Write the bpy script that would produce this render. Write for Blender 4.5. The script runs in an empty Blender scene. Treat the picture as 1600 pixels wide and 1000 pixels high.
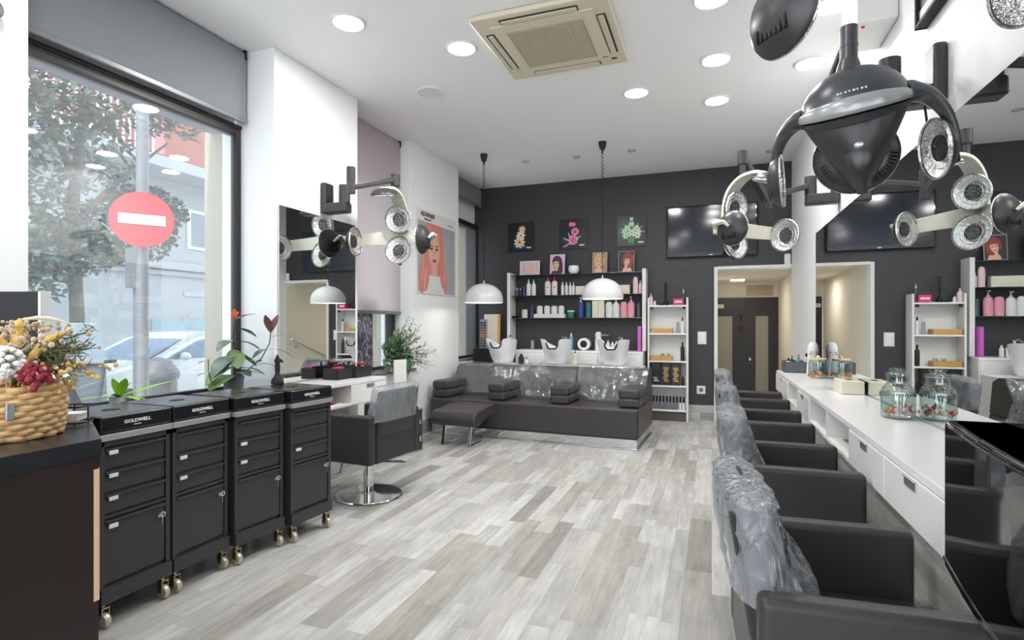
import bpy, bmesh, math, random
from mathutils import Vector, Matrix, Euler, noise
SC = bpy.context.scene
COL = SC.collection
PI = math.pi
rnd = random.Random(11)

# ------------------------------------------------------------------ helpers
def T(loc=(0, 0, 0), rot=(0, 0, 0), sc=(1, 1, 1)):
    return Matrix.Translation(loc) @ Euler(rot).to_matrix().to_4x4() @ Matrix.Diagonal((*sc, 1))

def aim(p0, p1):
    d = Vector(p1) - Vector(p0)
    return Matrix.Translation(p0) @ d.to_track_quat('Z', 'Y').to_matrix().to_4x4(), d.length

class MB:
    def __init__(s): s.bm = bmesh.new()
    def merge(s, b, M=None, mi=0):
        if M is not None: b.transform(M)
        for f in b.faces: f.material_index = mi
        me = bpy.data.meshes.new('tmp'); b.to_mesh(me); b.free()
        s.bm.from_mesh(me); bpy.data.meshes.remove(me); return s
    def box(s, lo, hi, r=0, seg=2, M=None, mi=0):
        b = bmesh.new(); bmesh.ops.create_cube(b, size=1)
        c = [(lo[i] + hi[i]) / 2 for i in range(3)]; d = [abs(hi[i] - lo[i]) for i in range(3)]
        bmesh.ops.transform(b, matrix=T(c, sc=d), verts=b.verts)
        if r > 0:
            r = min(r, min(d) * .49)
            bmesh.ops.bevel(b, geom=b.edges[:], offset=r, segments=seg, profile=.5, affect='EDGES')
        return s.merge(b, M, mi)
    def cyl(s, p0, p1, r0, r1=None, n=20, M=None, mi=0):
        b = bmesh.new(); A, L = aim(p0, p1)
        bmesh.ops.create_cone(b, cap_ends=True, segments=n, radius1=r0, radius2=r0 if r1 is None else r1, depth=L)
        bmesh.ops.transform(b, matrix=A @ Matrix.Translation((0, 0, L / 2)), verts=b.verts)
        return s.merge(b, M, mi)
    def sph(s, c, r, n=16, M=None, mi=0):
        b = bmesh.new(); bmesh.ops.create_uvsphere(b, u_segments=n, v_segments=max(6, n // 2), radius=1)
        rr = (r, r, r) if isinstance(r, (int, float)) else r
        bmesh.ops.transform(b, matrix=T(c, sc=rr), verts=b.verts)
        return s.merge(b, M, mi)
    def lathe(s, prof, n=24, M=None, mi=0, sx=1, sy=1, close=False):
        b = bmesh.new(); rings = []
        for r, z in prof:
            if r < 1e-6: rings.append([b.verts.new((0, 0, z))])
            else: rings.append([b.verts.new((r * sx * math.cos(2 * PI * k / n), r * sy * math.sin(2 * PI * k / n), z)) for k in range(n)])
        pr = list(zip(rings, rings[1:]))
        if close: pr.append((rings[-1], rings[0]))
        for A, B in pr:
            for k in range(n):
                l = (k + 1) % n
                if len(A) == 1 and len(B) == 1: continue
                if len(A) == 1: b.faces.new((A[0], B[l], B[k]))
                elif len(B) == 1: b.faces.new((A[k], A[l], B[0]))
                else: b.faces.new((A[k], A[l], B[l], B[k]))
        bmesh.ops.recalc_face_normals(b, faces=b.faces)
        return s.merge(b, M, mi)
    def tube(s, pts, r, n=8, M=None, mi=0, closed=False, flat=1.0):
        b = bmesh.new(); P = [Vector(p) for p in pts]; rings = []; m = len(P); up = None
        for i, p in enumerate(P):
            if closed: d = P[(i + 1) % m] - P[i - 1]
            else: d = P[min(i + 1, m - 1)] - P[max(i - 1, 0)]
            d.normalize()
            if up is None: up = Vector((0, 0, 1)) if abs(d.z) < .9 else Vector((1, 0, 0))
            x = d.cross(up).normalized(); y = x.cross(d).normalized(); up = y
            rr = r[i] if isinstance(r, (list, tuple)) else r
            rings.append([b.verts.new(p + x * rr * math.cos(2 * PI * k / n) + y * rr * flat * math.sin(2 * PI * k / n)) for k in range(n)])
        pr = list(zip(rings, rings[1:]))
        if closed: pr.append((rings[-1], rings[0]))
        for A, B in pr:
            for k in range(n): b.faces.new((A[k], A[(k + 1) % n], B[(k + 1) % n], B[k]))
        if not closed:
            b.faces.new(rings[0][::-1]); b.faces.new(rings[-1])
        bmesh.ops.recalc_face_normals(b, faces=b.faces)
        return s.merge(b, M, mi)
    def prism(s, pts, z0, z1, M=None, mi=0, r=0, seg=2):
        b = bmesh.new()
        lo = [b.verts.new((x, y, z0)) for x, y in pts]; hi = [b.verts.new((x, y, z1)) for x, y in pts]
        b.faces.new(lo[::-1]); b.faces.new(hi); n = len(pts)
        for k in range(n): b.faces.new((lo[k], lo[(k + 1) % n], hi[(k + 1) % n], hi[k]))
        bmesh.ops.recalc_face_normals(b, faces=b.faces)
        if r: bmesh.ops.bevel(b, geom=b.edges[:], offset=r, segments=seg, profile=.5, affect='EDGES')
        return s.merge(b, M, mi)
    def poly(s, pts, M=None, mi=0):
        b = bmesh.new(); b.faces.new([b.verts.new(p if len(p) == 3 else (p[0], p[1], 0)) for p in pts])
        return s.merge(b, M, mi)
    def grid(s, fn, nu, nv, M=None, mi=0, wrap=False):
        b = bmesh.new()
        V = [[b.verts.new(fn(i / nu, j / nv)) for j in range(nv + 1)] for i in range(nu if wrap else nu + 1)]
        for i in range(nu):
            for j in range(nv):
                i2 = (i + 1) % nu if wrap else i + 1
                b.faces.new((V[i][j], V[i2][j], V[i2][j + 1], V[i][j + 1]))
        return s.merge(b, M, mi)
    def mesh(s, name, mats, angle=40):
        me = bpy.data.meshes.new(name)
        s.bm.to_mesh(me); s.bm.free()
        for m in (mats if isinstance(mats, (list, tuple)) else [mats]): me.materials.append(m)
        me.polygons.foreach_set('use_smooth', [True] * len(me.polygons))
        me.set_sharp_from_angle(angle=math.radians(angle)); return me

def wn(o):
    m = o.modifiers.new('weighted', 'WEIGHTED_NORMAL'); m.mode = 'FACE_AREA'; m.weight = 80; m.keep_sharp = True; return o
def part(name, mb, mats, parent, angle=40, label=None, solid=0):
    o = bpy.data.objects.new(name, mb.mesh(name, mats, angle)); COL.objects.link(o); o.parent = parent; wn(o)
    if label: o['label'] = label
    return o
def thing(name, label, cat, loc=(0, 0, 0), rz=0, group=None):
    o = bpy.data.objects.new(name, None); COL.objects.link(o); o.empty_display_size = .1
    o.location = loc; o.rotation_euler = (0, 0, rz); o['label'] = label; o['category'] = cat
    if group: o['group'] = group
    return o
def solo(name, label, cat, mb, mats, loc=(0, 0, 0), rz=0, group=None, angle=40, rot=None):
    o = bpy.data.objects.new(name, mb.mesh(name, mats, angle)); COL.objects.link(o)
    wn(o); o.location = loc; o.rotation_euler = rot or (0, 0, rz); o['label'] = label; o['category'] = cat
    if group: o['group'] = group
    return o
def struct(name, mb, mats, angle=40, parent=None):
    o = bpy.data.objects.new(name, mb.mesh(name, mats, angle)); COL.objects.link(o)
    wn(o)
    if parent: o.parent = parent
    else: o['kind'] = 'structure'
    return o
def dup(root, loc, rz, label, group=None):
    r = root.copy(); COL.objects.link(r); r.location = loc; r.rotation_euler = (root.rotation_euler[0], root.rotation_euler[1], rz); r['label'] = label
    if group: r['group'] = group
    for ch in list(root.children):
        c = ch.copy(); COL.objects.link(c); c.parent = r
        for g in list(ch.children):
            d = g.copy(); COL.objects.link(d); d.parent = c
    return r
_txt = {}
def text(mb, s, size, M, mi=0, depth=.0012, wide=1.0):
    cu = bpy.data.curves.new('t', 'FONT'); cu.body = s; cu.size = size; cu.extrude = depth; cu.align_x = 'CENTER'; cu.align_y = 'CENTER'; cu.offset = size * .035; cu.resolution_u = 2
    o = bpy.data.objects.new('t', cu); COL.objects.link(o)
    me = bpy.data.meshes.new_from_object(o.evaluated_get(bpy.context.evaluated_depsgraph_get()))
    b = bmesh.new(); b.from_mesh(me); bpy.data.objects.remove(o); bpy.data.curves.remove(cu); bpy.data.meshes.remove(me)
    mb.merge(b, M @ Matrix.Diagonal((wide, 1, 1, 1)), mi)

# ------------------------------------------------------------------ materials
def lin(c):
    return tuple((v / 255 / 12.92 if v / 255 <= .04045 else ((v / 255 + .055) / 1.055) ** 2.4) for v in c) + (1,)
def nd(t, kind, **kw):
    n = t.nodes.new(kind)
    for k, v in kw.items():
        if k[0] == '_': setattr(n, k[1:], v)
        else: n.inputs[k.replace('_', ' ')].default_value = v
    return n
_mats = {}
def mat(name, rgb=(200, 200, 200), rough=.5, metal=0, var=.04, scale=8, bump=0, bscale=40, trans=0, ior=1.45, coat=0, emit=None, estr=0, spec=.5, sub=0):
    if name in _mats: return _mats[name]
    m = bpy.data.materials.new(name); m.use_nodes = True; t = m.node_tree; p = t.nodes['Principled BSDF']
    p.inputs['Roughness'].default_value = rough; p.inputs['Metallic'].default_value = metal
    p.inputs['Transmission Weight'].default_value = trans; p.inputs['IOR'].default_value = ior
    p.inputs['Coat Weight'].default_value = coat; p.inputs['Specular IOR Level'].default_value = spec
    tc = nd(t, 'ShaderNodeTexCoord')
    nz = nd(t, 'ShaderNodeTexNoise', Scale=scale, Detail=3.0); t.links.new(tc.outputs['Object'], nz.inputs['Vector'])
    c = lin(rgb); mx = nd(t, 'ShaderNodeMix', _data_type='RGBA')
    mx.inputs[6].default_value = tuple(max(0, v * (1 - var)) for v in c[:3]) + (1,); mx.inputs[7].default_value = tuple(min(1, v * (1 + var)) for v in c[:3]) + (1,)
    t.links.new(nz.outputs['Fac'], mx.inputs[0]); t.links.new(mx.outputs[2], p.inputs['Base Color'])
    if bump:
        nb = nd(t, 'ShaderNodeTexNoise', Scale=bscale, Detail=4.0); t.links.new(tc.outputs['Object'], nb.inputs['Vector'])
        bp = nd(t, 'ShaderNodeBump', Strength=bump, Distance=.01); t.links.new(nb.outputs['Fac'], bp.inputs['Height']); t.links.new(bp.outputs['Normal'], p.inputs['Normal'])
    if emit:
        p.inputs['Emission Color'].default_value = lin(emit); p.inputs['Emission Strength'].default_value = estr
    _mats[name] = m; return m
def fres(t, ior, normal=None):
    ge = nd(t, 'ShaderNodeNewGeometry'); mx = nd(t, 'ShaderNodeMix'); mx.inputs[2].default_value = ior; mx.inputs[3].default_value = 1 / ior; t.links.new(ge.outputs['Backfacing'], mx.inputs[0])
    fr = nd(t, 'ShaderNodeFresnel'); t.links.new(mx.outputs[0], fr.inputs['IOR'])
    if normal: t.links.new(normal, fr.inputs['Normal'])
    return fr
def m_film(name, base=.12, rough=.12, tint=(225, 230, 235), bscale=14, bstr=1.0, dif=.12):
    m = bpy.data.materials.new(name); m.use_nodes = True; t = m.node_tree; t.nodes.clear()
    out = nd(t, 'ShaderNodeOutputMaterial'); tc = nd(t, 'ShaderNodeTexCoord')
    mp = nd(t, 'ShaderNodeMapping', Scale=(1, 1, .45)); t.links.new(tc.outputs['Object'], mp.inputs['Vector'])
    nz = nd(t, 'ShaderNodeTexNoise', Scale=bscale, Detail=3.0, Distortion=1.5); t.links.new(mp.outputs['Vector'], nz.inputs['Vector'])
    bp = nd(t, 'ShaderNodeBump', Strength=bstr, Distance=.03); t.links.new(nz.outputs['Fac'], bp.inputs['Height'])
    gl = nd(t, 'ShaderNodeBsdfGlossy', Roughness=rough, Color=lin(tint)); t.links.new(bp.outputs['Normal'], gl.inputs['Normal'])
    df = nd(t, 'ShaderNodeBsdfDiffuse', Color=lin(tint)); t.links.new(bp.outputs['Normal'], df.inputs['Normal'])
    tr = nd(t, 'ShaderNodeBsdfTransparent', Color=lin((246, 248, 250)))
    fr = fres(t, 1.5, bp.outputs['Normal'])
    ad = nd(t, 'ShaderNodeMath', _operation='ADD', _use_clamp=True); ad.inputs[1].default_value = base; t.links.new(fr.outputs[0], ad.inputs[0])
    m1 = nd(t, 'ShaderNodeMixShader', Fac=dif); t.links.new(tr.outputs[0], m1.inputs[1]); t.links.new(df.outputs[0], m1.inputs[2])
    m2 = nd(t, 'ShaderNodeMixShader'); t.links.new(ad.outputs[0], m2.inputs[0]); t.links.new(m1.outputs[0], m2.inputs[1]); t.links.new(gl.outputs[0], m2.inputs[2])
    t.links.new(m2.outputs[0], out.inputs[0]); return m
def m_pane(name, tint=(240, 246, 246), base=.0, ior=1.5, dif=0, difc=(255, 255, 255)):
    m = bpy.data.materials.new(name); m.use_nodes = True; t = m.node_tree; t.nodes.clear()
    out = nd(t, 'ShaderNodeOutputMaterial'); tr = nd(t, 'ShaderNodeBsdfTransparent', Color=lin(tint))
    gl = nd(t, 'ShaderNodeBsdfGlossy', Roughness=.015, Color=(1, 1, 1, 1)); fr = fres(t, ior)
    ad = nd(t, 'ShaderNodeMath', _operation='ADD', _use_clamp=True); ad.inputs[1].default_value = base; t.links.new(fr.outputs[0], ad.inputs[0])
    df = nd(t, 'ShaderNodeBsdfDiffuse', Color=lin(difc)); m1 = nd(t, 'ShaderNodeMixShader', Fac=dif)
    t.links.new(tr.outputs[0], m1.inputs[1]); t.links.new(df.outputs[0], m1.inputs[2])
    m2 = nd(t, 'ShaderNodeMixShader'); t.links.new(ad.outputs[0], m2.inputs[0]); t.links.new(m1.outputs[0], m2.inputs[1]); t.links.new(gl.outputs[0], m2.inputs[2])
    t.links.new(m2.outputs[0], out.inputs[0]); return m
def m_planks(name, wid=.105, ln=1.15, rough=.36, ax='XY', bright=1.0):
    m = bpy.data.materials.new(name); m.use_nodes = True; t = m.node_tree; p = t.nodes['Principled BSDF']; L = t.links.new
    def mth(op, a, b=None, cl=False):
        n = nd(t, 'ShaderNodeMath', _operation=op, _use_clamp=cl)
        for i, v in enumerate((a, b)):
            if v is None: continue
            if isinstance(v, (int, float)): n.inputs[i].default_value = v
            else: L(v, n.inputs[i])
        return n.outputs[0]
    tc = nd(t, 'ShaderNodeTexCoord'); sp = nd(t, 'ShaderNodeSeparateXYZ'); L(tc.outputs['Object'], sp.inputs[0])
    X = sp.outputs['XYZ'.index(ax[0])]; Y = sp.outputs['XYZ'.index(ax[1])]
    # wide boards, some of which carry two or three printed strips
    xw = mth('DIVIDE', X, wid * 2); row = mth('FLOOR', xw); fx = mth('FRACT', xw)
    w1 = nd(t, 'ShaderNodeTexWhiteNoise', _noise_dimensions='1D'); L(row, w1.inputs['W'])
    cut = mth('ADD', mth('MULTIPLY', w1.outputs['Value'], .36), .32)
    sec = mth('GREATER_THAN', fx, cut)
    sid = mth('ADD', mth('MULTIPLY', row, 2), sec)
    w2 = nd(t, 'ShaderNodeTexWhiteNoise', _noise_dimensions='1D'); L(mth('ADD', sid, 31.7), w2.inputs['W'])
    yl = mth('ADD', mth('DIVIDE', Y, ln), mth('MULTIPLY', w2.outputs['Value'], 7.3)); seg = mth('FLOOR', yl); fy = mth('FRACT', yl)
    # each length breaks once more at a random place
    cv = nd(t, 'ShaderNodeCombineXYZ'); L(sid, cv.inputs[0]); L(seg, cv.inputs[1])
    w3 = nd(t, 'ShaderNodeTexWhiteNoise', _noise_dimensions='3D'); L(cv.outputs[0], w3.inputs['Vector'])
    cy = mth('ADD', mth('MULTIPLY', w3.outputs['Value'], .5), .25); s2 = mth('GREATER_THAN', fy, cy)
    cv2 = nd(t, 'ShaderNodeCombineXYZ'); L(sid, cv2.inputs[0]); L(seg, cv2.inputs[1]); L(s2, cv2.inputs[2])
    w4 = nd(t, 'ShaderNodeTexWhiteNoise', _noise_dimensions='3D'); L(cv2.outputs[0], w4.inputs['Vector'])
    rp = nd(t, 'ShaderNodeValToRGB'); rp.color_ramp.interpolation = 'CONSTANT'; e = rp.color_ramp.elements
    tones = [(0, (182, 180, 175)), (.2, (192, 191, 188)), (.42, (174, 173, 169)), (.55, (197, 196, 193)), (.72, (166, 164, 158)), (.82, (186, 185, 182)), (.91, (150, 148, 142)), (.96, (168, 163, 156))]
    e[0].position, e[0].color = 0, lin(tones[0][1]); e[1].position, e[1].color = tones[1][0], lin(tones[1][1])
    for ps, c in tones[2:]:
        k = e.new(ps); k.color = lin(c)
    L(w4.outputs['Value'], rp.inputs[0])
    # grain along the boards
    mp = nd(t, 'ShaderNodeCombineXYZ'); L(mth('MULTIPLY', X, 26), mp.inputs[0]); L(mth('MULTIPLY', Y, 2.2), mp.inputs[1]); L(mth('MULTIPLY', w4.outputs['Value'], 40), mp.inputs[2])
    nz = nd(t, 'ShaderNodeTexNoise', Scale=1.0, Detail=6.0, Roughness=.62, Distortion=.6); L(mp.outputs[0], nz.inputs['Vector'])
    mp2 = nd(t, 'ShaderNodeCombineXYZ'); L(mth('MULTIPLY', X, 9), mp2.inputs[0]); L(mth('MULTIPLY', Y, 3), mp2.inputs[1]); L(mth('MULTIPLY', w4.outputs['Value'], 17), mp2.inputs[2])
    nz2 = nd(t, 'ShaderNodeTexNoise', Scale=1.0, Detail=4.0, Roughness=.7); L(mp2.outputs[0], nz2.inputs['Vector'])
    g = mth('ADD', mth('MULTIPLY', nz.outputs['Fac'], .95), mth('MULTIPLY', nz2.outputs['Fac'], .75)); g = mth('ADD', g, .17)
    # joints
    dx = mth('MINIMUM', mth('MINIMUM', fx, mth('SUBTRACT', 1.0, fx)), mth('ABSOLUTE', mth('SUBTRACT', fx, cut)))
    jx = mth('GREATER_THAN', dx, .0065)
    dy = mth('MINIMUM', mth('MINIMUM', fy, mth('SUBTRACT', 1.0, fy)), mth('ABSOLUTE', mth('SUBTRACT', fy, cy)))
    jy = mth('GREATER_THAN', dy, .0015); j = mth('ADD', mth('MULTIPLY', mth('MULTIPLY', jx, jy), .2), .8)
    gg = mth('MULTIPLY', mth('MULTIPLY', g, j), bright)
    vm = nd(t, 'ShaderNodeVectorMath', _operation='SCALE'); L(rp.outputs[0], vm.inputs[0]); L(gg, vm.inputs['Scale'])
    L(vm.outputs[0], p.inputs['Base Color']); p.inputs['Roughness'].default_value = rough; p.inputs['Specular IOR Level'].default_value = .4
    bp = nd(t, 'ShaderNodeBump', Strength=.12, Distance=.004); L(gg, bp.inputs['Height']); L(bp.outputs['Normal'], p.inputs['Normal'])
    return m
def m_quilt(name, rgb, rough=.42):
    m = mat(name, rgb, rough, var=.05, spec=.35); t = m.node_tree; p = t.nodes['Principled BSDF']; L = t.links.new
    tc = nd(t, 'ShaderNodeTexCoord'); hs = []
    for a in (.7, -.7):
        mp = nd(t, 'ShaderNodeMapping', Rotation=(a, 0, 0)); L(tc.outputs['Object'], mp.inputs['Vector'])
        w = nd(t, 'ShaderNodeTexWave', _bands_direction='Y', Scale=7.5, Distortion=0.0); L(mp.outputs[0], w.inputs['Vector']); hs.append(w.outputs['Fac'])
    mi = nd(t, 'ShaderNodeMath', _operation='MINIMUM'); L(hs[0], mi.inputs[0]); L(hs[1], mi.inputs[1])
    pw = nd(t, 'ShaderNodeMath', _operation='POWER'); L(mi.outputs[0], pw.inputs[0]); pw.inputs[1].default_value = .3
    bp = nd(t, 'ShaderNodeBump', Strength=.05, Distance=.01); L(pw.outputs[0], bp.inputs['Height']); L(bp.outputs['Normal'], p.inputs['Normal'])
    return m

WHITE = mat('white_paint', (241, 242, 243), .6, var=.015, scale=3, bump=.02, bscale=120)
CEILP = mat('ceiling_paint', (246, 246, 246), .7, var=.005, scale=2)
BLACKW = mat('black_paint', (56, 54, 57), .5, var=.06, scale=3, bump=.03, bscale=90)
CREAMW = mat('cream_paint', (232, 226, 212), .7, var=.02)
LAM = mat('white_laminate', (243, 243, 243), .22, var=.01)
LAMD = mat('white_laminate_matt', (228, 227, 225), .5, var=.01)
BLK = mat('black_satin', (36, 36, 39), .38, var=.08)
BLKM = mat('black_matt', (22, 22, 24), .6, var=.08)
CART = mat('black_powder_coat', (57, 58, 61), .34, var=.06, bump=.03, bscale=150)
LIDM = mat('black_gloss_lid', (30, 32, 35), .2, var=.05)
GLOSSB = mat('black_gloss', (10, 10, 12), .05, var=.05, coat=.5)
CHROME = mat('chrome', (214, 214, 216), .09, 1, var=.02)
BRUSH = mat('brushed_steel', (196, 196, 196), .38, .85, var=.05, scale=30)
BRASSY = mat('caster_metal', (196, 188, 160), .22, 1, var=.08, scale=30)
LEATH = m_quilt('black_leather', (60, 57, 57))
LEATHS = mat('black_leather_smooth', (50, 49, 51), .36, var=.06, bump=.05, bscale=180, spec=.4)
LEATHB = mat('brown_black_leather', (66, 62, 64), .38, var=.06, bump=.05, bscale=180, spec=.4)
FILM = m_film('clear_plastic_film', base=.02, rough=.14, dif=.24, bscale=15, bstr=.9)
FILMC = m_film('clear_plastic_over_couch', base=.07, rough=.06, bscale=8, bstr=1.0, dif=.04)
PANE = m_pane('window_glass', base=.03, dif=.10, difc=(235, 238, 245))
SHELFG = m_pane('shelf_glass', (190, 210, 205), .04)
JARG = m_pane('jar_glass', (236, 242, 240), .05)
MIRROR = mat('mirror_silver', (232, 236, 235), .0, 1, var=0)
FRAME = mat('dark_window_frame', (44, 42, 43), .4, var=.05)
BLINDG = mat('grey_blind_fabric', (128, 131, 136), .75, var=.02, bump=.04, bscale=300)
DARKWOOD = mat('dark_brown_laminate', (38, 29, 27), .4, var=.08, scale=5)
DESKTOP = mat('dark_desk_top', (34, 35, 39), .25, var=.06)
DOORB = mat('dark_brown_door', (42, 38, 36), .4, var=.08)
PLANK = m_planks('wood_look_tiles')
PLANKV = m_planks('wood_look_wall_tiles', .085, .9, .45, 'ZY', .92)
PLANKX = m_planks('wood_look_skirting', .1, .8, .45, 'ZX', .95)
LED = mat('led_panel', (255, 255, 255), .5, emit=(255, 253, 248), estr=9, var=0)
GREYB = mat('grey_woven_box', (88, 94, 99), .7, var=.15, scale=60, bump=.3, bscale=200)
BLKB = mat('black_woven_box', (36, 37, 39), .7, var=.15, scale=60, bump=.3, bscale=200)
CREAMB = mat('cream_card', (229, 222, 203), .6, var=.02)
ACP = mat('aged_cream_plastic', (216, 208, 186), .5, var=.02)
ACG = mat('beige_air_grille', (170, 158, 134), .6, var=.06, scale=60)
CERAM = mat('white_ceramic', (240, 241, 243), .12, var=.01)
WPLAST = mat('white_plastic', (226, 226, 225), .3, var=.01)
PAPER = mat('white_paper', (236, 236, 236), .7, var=.01)
BAMBOO = mat('bamboo', (204, 158, 88), .5, var=.12, scale=20)
GREY = mat('grey_plastic', (112, 115, 120), .4, var=.04)
HOODM = mat('metallic_grey_shell', (84, 86, 90), .3, .55, var=.04)
HOODD = mat('dark_grey_shell', (62, 61, 62), .36, .25, var=.04)
HOODL = mat('light_grey_visor', (168, 169, 170), .25, .3, var=.03)
SMOKE = mat('charcoal_shell', (58, 58, 60), .26, .1, var=.05)
DULLW = mat('cream_shell', (222, 220, 205), .35, var=.02)
REFL = mat('lamp_reflector', (222, 223, 222), .12, 1, var=.1, scale=30, bump=1.0, bscale=55)
SCREEN = mat('tv_screen', (34, 40, 54), .10, var=.1)
PINK = mat('pink_plastic', (232, 160, 178), .35, var=.03)
PALEP = mat('pale_pink_plastic', (232, 206, 210), .35, var=.02)
HOTP = mat('hot_pink', (222, 62, 122), .45, var=.04)
MAGENTA = mat('magenta_card', (196, 92, 190), .5, var=.03)
REDP = mat('red_plastic', (190, 44, 58), .35, var=.05)
BLUEP = mat('blue_plastic', (44, 58, 128), .3, var=.05)
PURP = mat('purple_plastic', (66, 56, 128), .3, var=.05)
TEAL = mat('teal_plastic', (38, 104, 112), .3, var=.05)
TEALL = mat('light_teal', (64, 168, 186), .35, var=.04)
GREENP = mat('green_tub', (36, 132, 104), .35, var=.05)
GOLD = mat('gold_print', (206, 168, 92), .3, .8, var=.05)
SMOKEG = mat('smoky_bottle', (70, 74, 78), .15, var=.08)
GREENL = mat('leaf_green', (98, 128, 74), .5, var=.3, scale=6)
OLIVEL = mat('olive_leaf', (172, 182, 154), .55, var=.3, scale=9)
EMERL = mat('emerald_leaf', (134, 176, 138), .5, var=.3, scale=9)
DARKL = mat('rubber_leaf', (78, 96, 84), .25, var=.35, scale=7)
REDL = mat('rubber_leaf_red', (122, 78, 72), .35, var=.3, scale=9)
ORANGEL = mat('orange_bud', (226, 106, 70), .5, var=.15)
LIME = mat('lime_leaf', (150, 200, 62), .4, var=.25, scale=12)
STEM = mat('brown_stem', (96, 84, 62), .7, var=.2)
SOIL = mat('soil', (48, 40, 34), .9, var=.3, scale=60)
# ------------------------------------------------------------------ camera, world, colour
H = 1.3
YAW = math.atan2(312, 860)
cam = bpy.data.cameras.new('camera'); cam.sensor_width = 36; cam.lens = 860 / 1600 * 36; cam.shift_y = 6 / 1600; cam.clip_start = .02
co = bpy.data.objects.new('camera', cam); COL.objects.link(co); co.location = (0, 0, H); co.rotation_euler = (PI / 2, 0, YAW); SC.camera = co
SC.view_settings.view_transform = 'Standard'; SC.view_settings.look = 'None'; SC.view_settings.gamma = 1; SC.view_settings.exposure = 0.56
SC.view_settings.use_curve_mapping = False
SC.cycles.use_denoising = True; SC.cycles.max_bounces = 10; SC.cycles.transparent_max_bounces = 16; SC.cycles.glossy_bounces = 6; SC.cycles.caustics_reflective = False; SC.cycles.caustics_refractive = False
SC.cycles.sample_clamp_indirect = 6
w = bpy.data.worlds.new('world'); SC.world = w; w.use_nodes = True
bg = w.node_tree.nodes['Background']; bg.inputs[0].default_value = (.86, .93, 1.0, 1); bg.inputs[1].default_value = 3.3

sun = bpy.data.lights.new('sun', 'SUN'); sun.energy = 4; sun.angle = .02; sun.color = (1, .96, .9); so = bpy.data.objects.new('sun', sun); COL.objects.link(so); so.rotation_euler = Vector((-.06, .52, -.85)).to_track_quat('-Z', 'Y').to_euler()
CH = 3.39                      # ceiling height
BY = 7.86                      # back wall
RX = .965                      # right wall
# ------------------------------------------------------------------ room shell
struct('floor', MB().box((-3.62, -2.6, -.1), (1.1, 8.0, 0)), PLANK)
struct('ceiling', MB().box((-3.62, -2.6, CH), (1.1, 8.0, CH + .12)), CEILP)
struct('wall_left', MB().box((-3.62, -2.6, 0), (-3.10, 1.70, CH)), WHITE)                       # pier towards the street corner
struct('wall_left', MB().box((-3.62, 3.29, 0), (-3.10, 4.33, CH), r=.006), WHITE)               # pier that carries the mirror
struct('wall_left', MB().box((-3.62, 5.50, 0), (-3.22, 6.755, CH), r=.006), WHITE)              # pier with the poster
for y0, y1 in ((1.70, 3.29), (4.33, 5.50), (6.755, BY)):
    struct('wall_left', MB().box((-3.62, y0, 2.80), (-3.47, y1, CH)), WHITE); struct('wall_left', MB().box((-3.62, y0, 0), (-3.28 if y0 > 6 else -3.16, y1, .78)), WHITE)
m = MB()
m.box((-3.62, BY, 0), (.03, 8.02, CH)); m.box((.03, BY, 2.04), (1.1, 8.02, CH))
m.box((-3.3, BY - .012, .2), (.02, BY, 2.012), r=.004)           # lower panelling, a groove above it
struct('wall_back', m, BLACKW)
m = MB(); m.box((RX, -2.6, 0), (1.1, BY, CH)); struct('wall_right', m, WHITE)
m = MB(); m.box((-3.62, -2.75, 3.1), (1.1, -2.6, CH)); m.box((-3.62, -2.75, 0), (-3.3, -2.6, 3.1)); m.box((.85, -2.75, 0), (1.1, -2.6, 3.1)); m.box((-1.3, -2.75, 0), (-1.2, -2.6, 3.1))   # unseen end wall, left wide open to let extra daylight in
struct('wall_front', m, WHITE)
# corridor behind the doorway, its floor a step lower
m = MB()
m.box((-.12, 8.02, -.3), (-.02, 11.5, 2.12)); struct('wall_corridor_left', m, CREAMW)
m = MB(); m.box((1.18, 8.02, -.3), (1.3, 11.5, 2.12)); struct('wall_corridor_right', m, CREAMW)
m = MB(); m.box((-.12, 11.5, 1.80), (1.3, 11.6, 2.12)); m.box((-.12, 11.5, -.3), (0, 11.6, 1.8)); struct('wall_corridor_end', m, CREAMW)
struct('floor_corridor', MB().box((-.12, 8.02, -.4), (1.3, 11.6, -.3)), PLANKX)
struct('ceiling_corridor', MB().box((-.12, 8.02, 2.09), (1.3, 11.6, 2.2)), CREAMW)
m = MB(); m.box((.03, BY - .03, 0), (.075, 8.02, 2.06), r=.004); m.box((.075, BY - .03, 2.025), (RX - .002, 8.02, 2.065), r=.004)
struct('trim_1', m, LAMD)
# skirtings
struct('baseboard_back', MB().box((-.30, BY - .022, 0), (.03, BY - .001, .205), r=.003), PLANKX)
m = MB(); m.box((RX - .012, .2, 0), (RX - .001, 6.1, .63)); struct('baseboard_right', m, PLANKV)
m = MB(); m.box((-3.099, 3.31, 0), (-3.088, 4.32, .63)); m.box((-3.219, 5.51, 0), (-3.206, 6.745, .16)); struct('baseboard_left', m, PLANKV)

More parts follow.
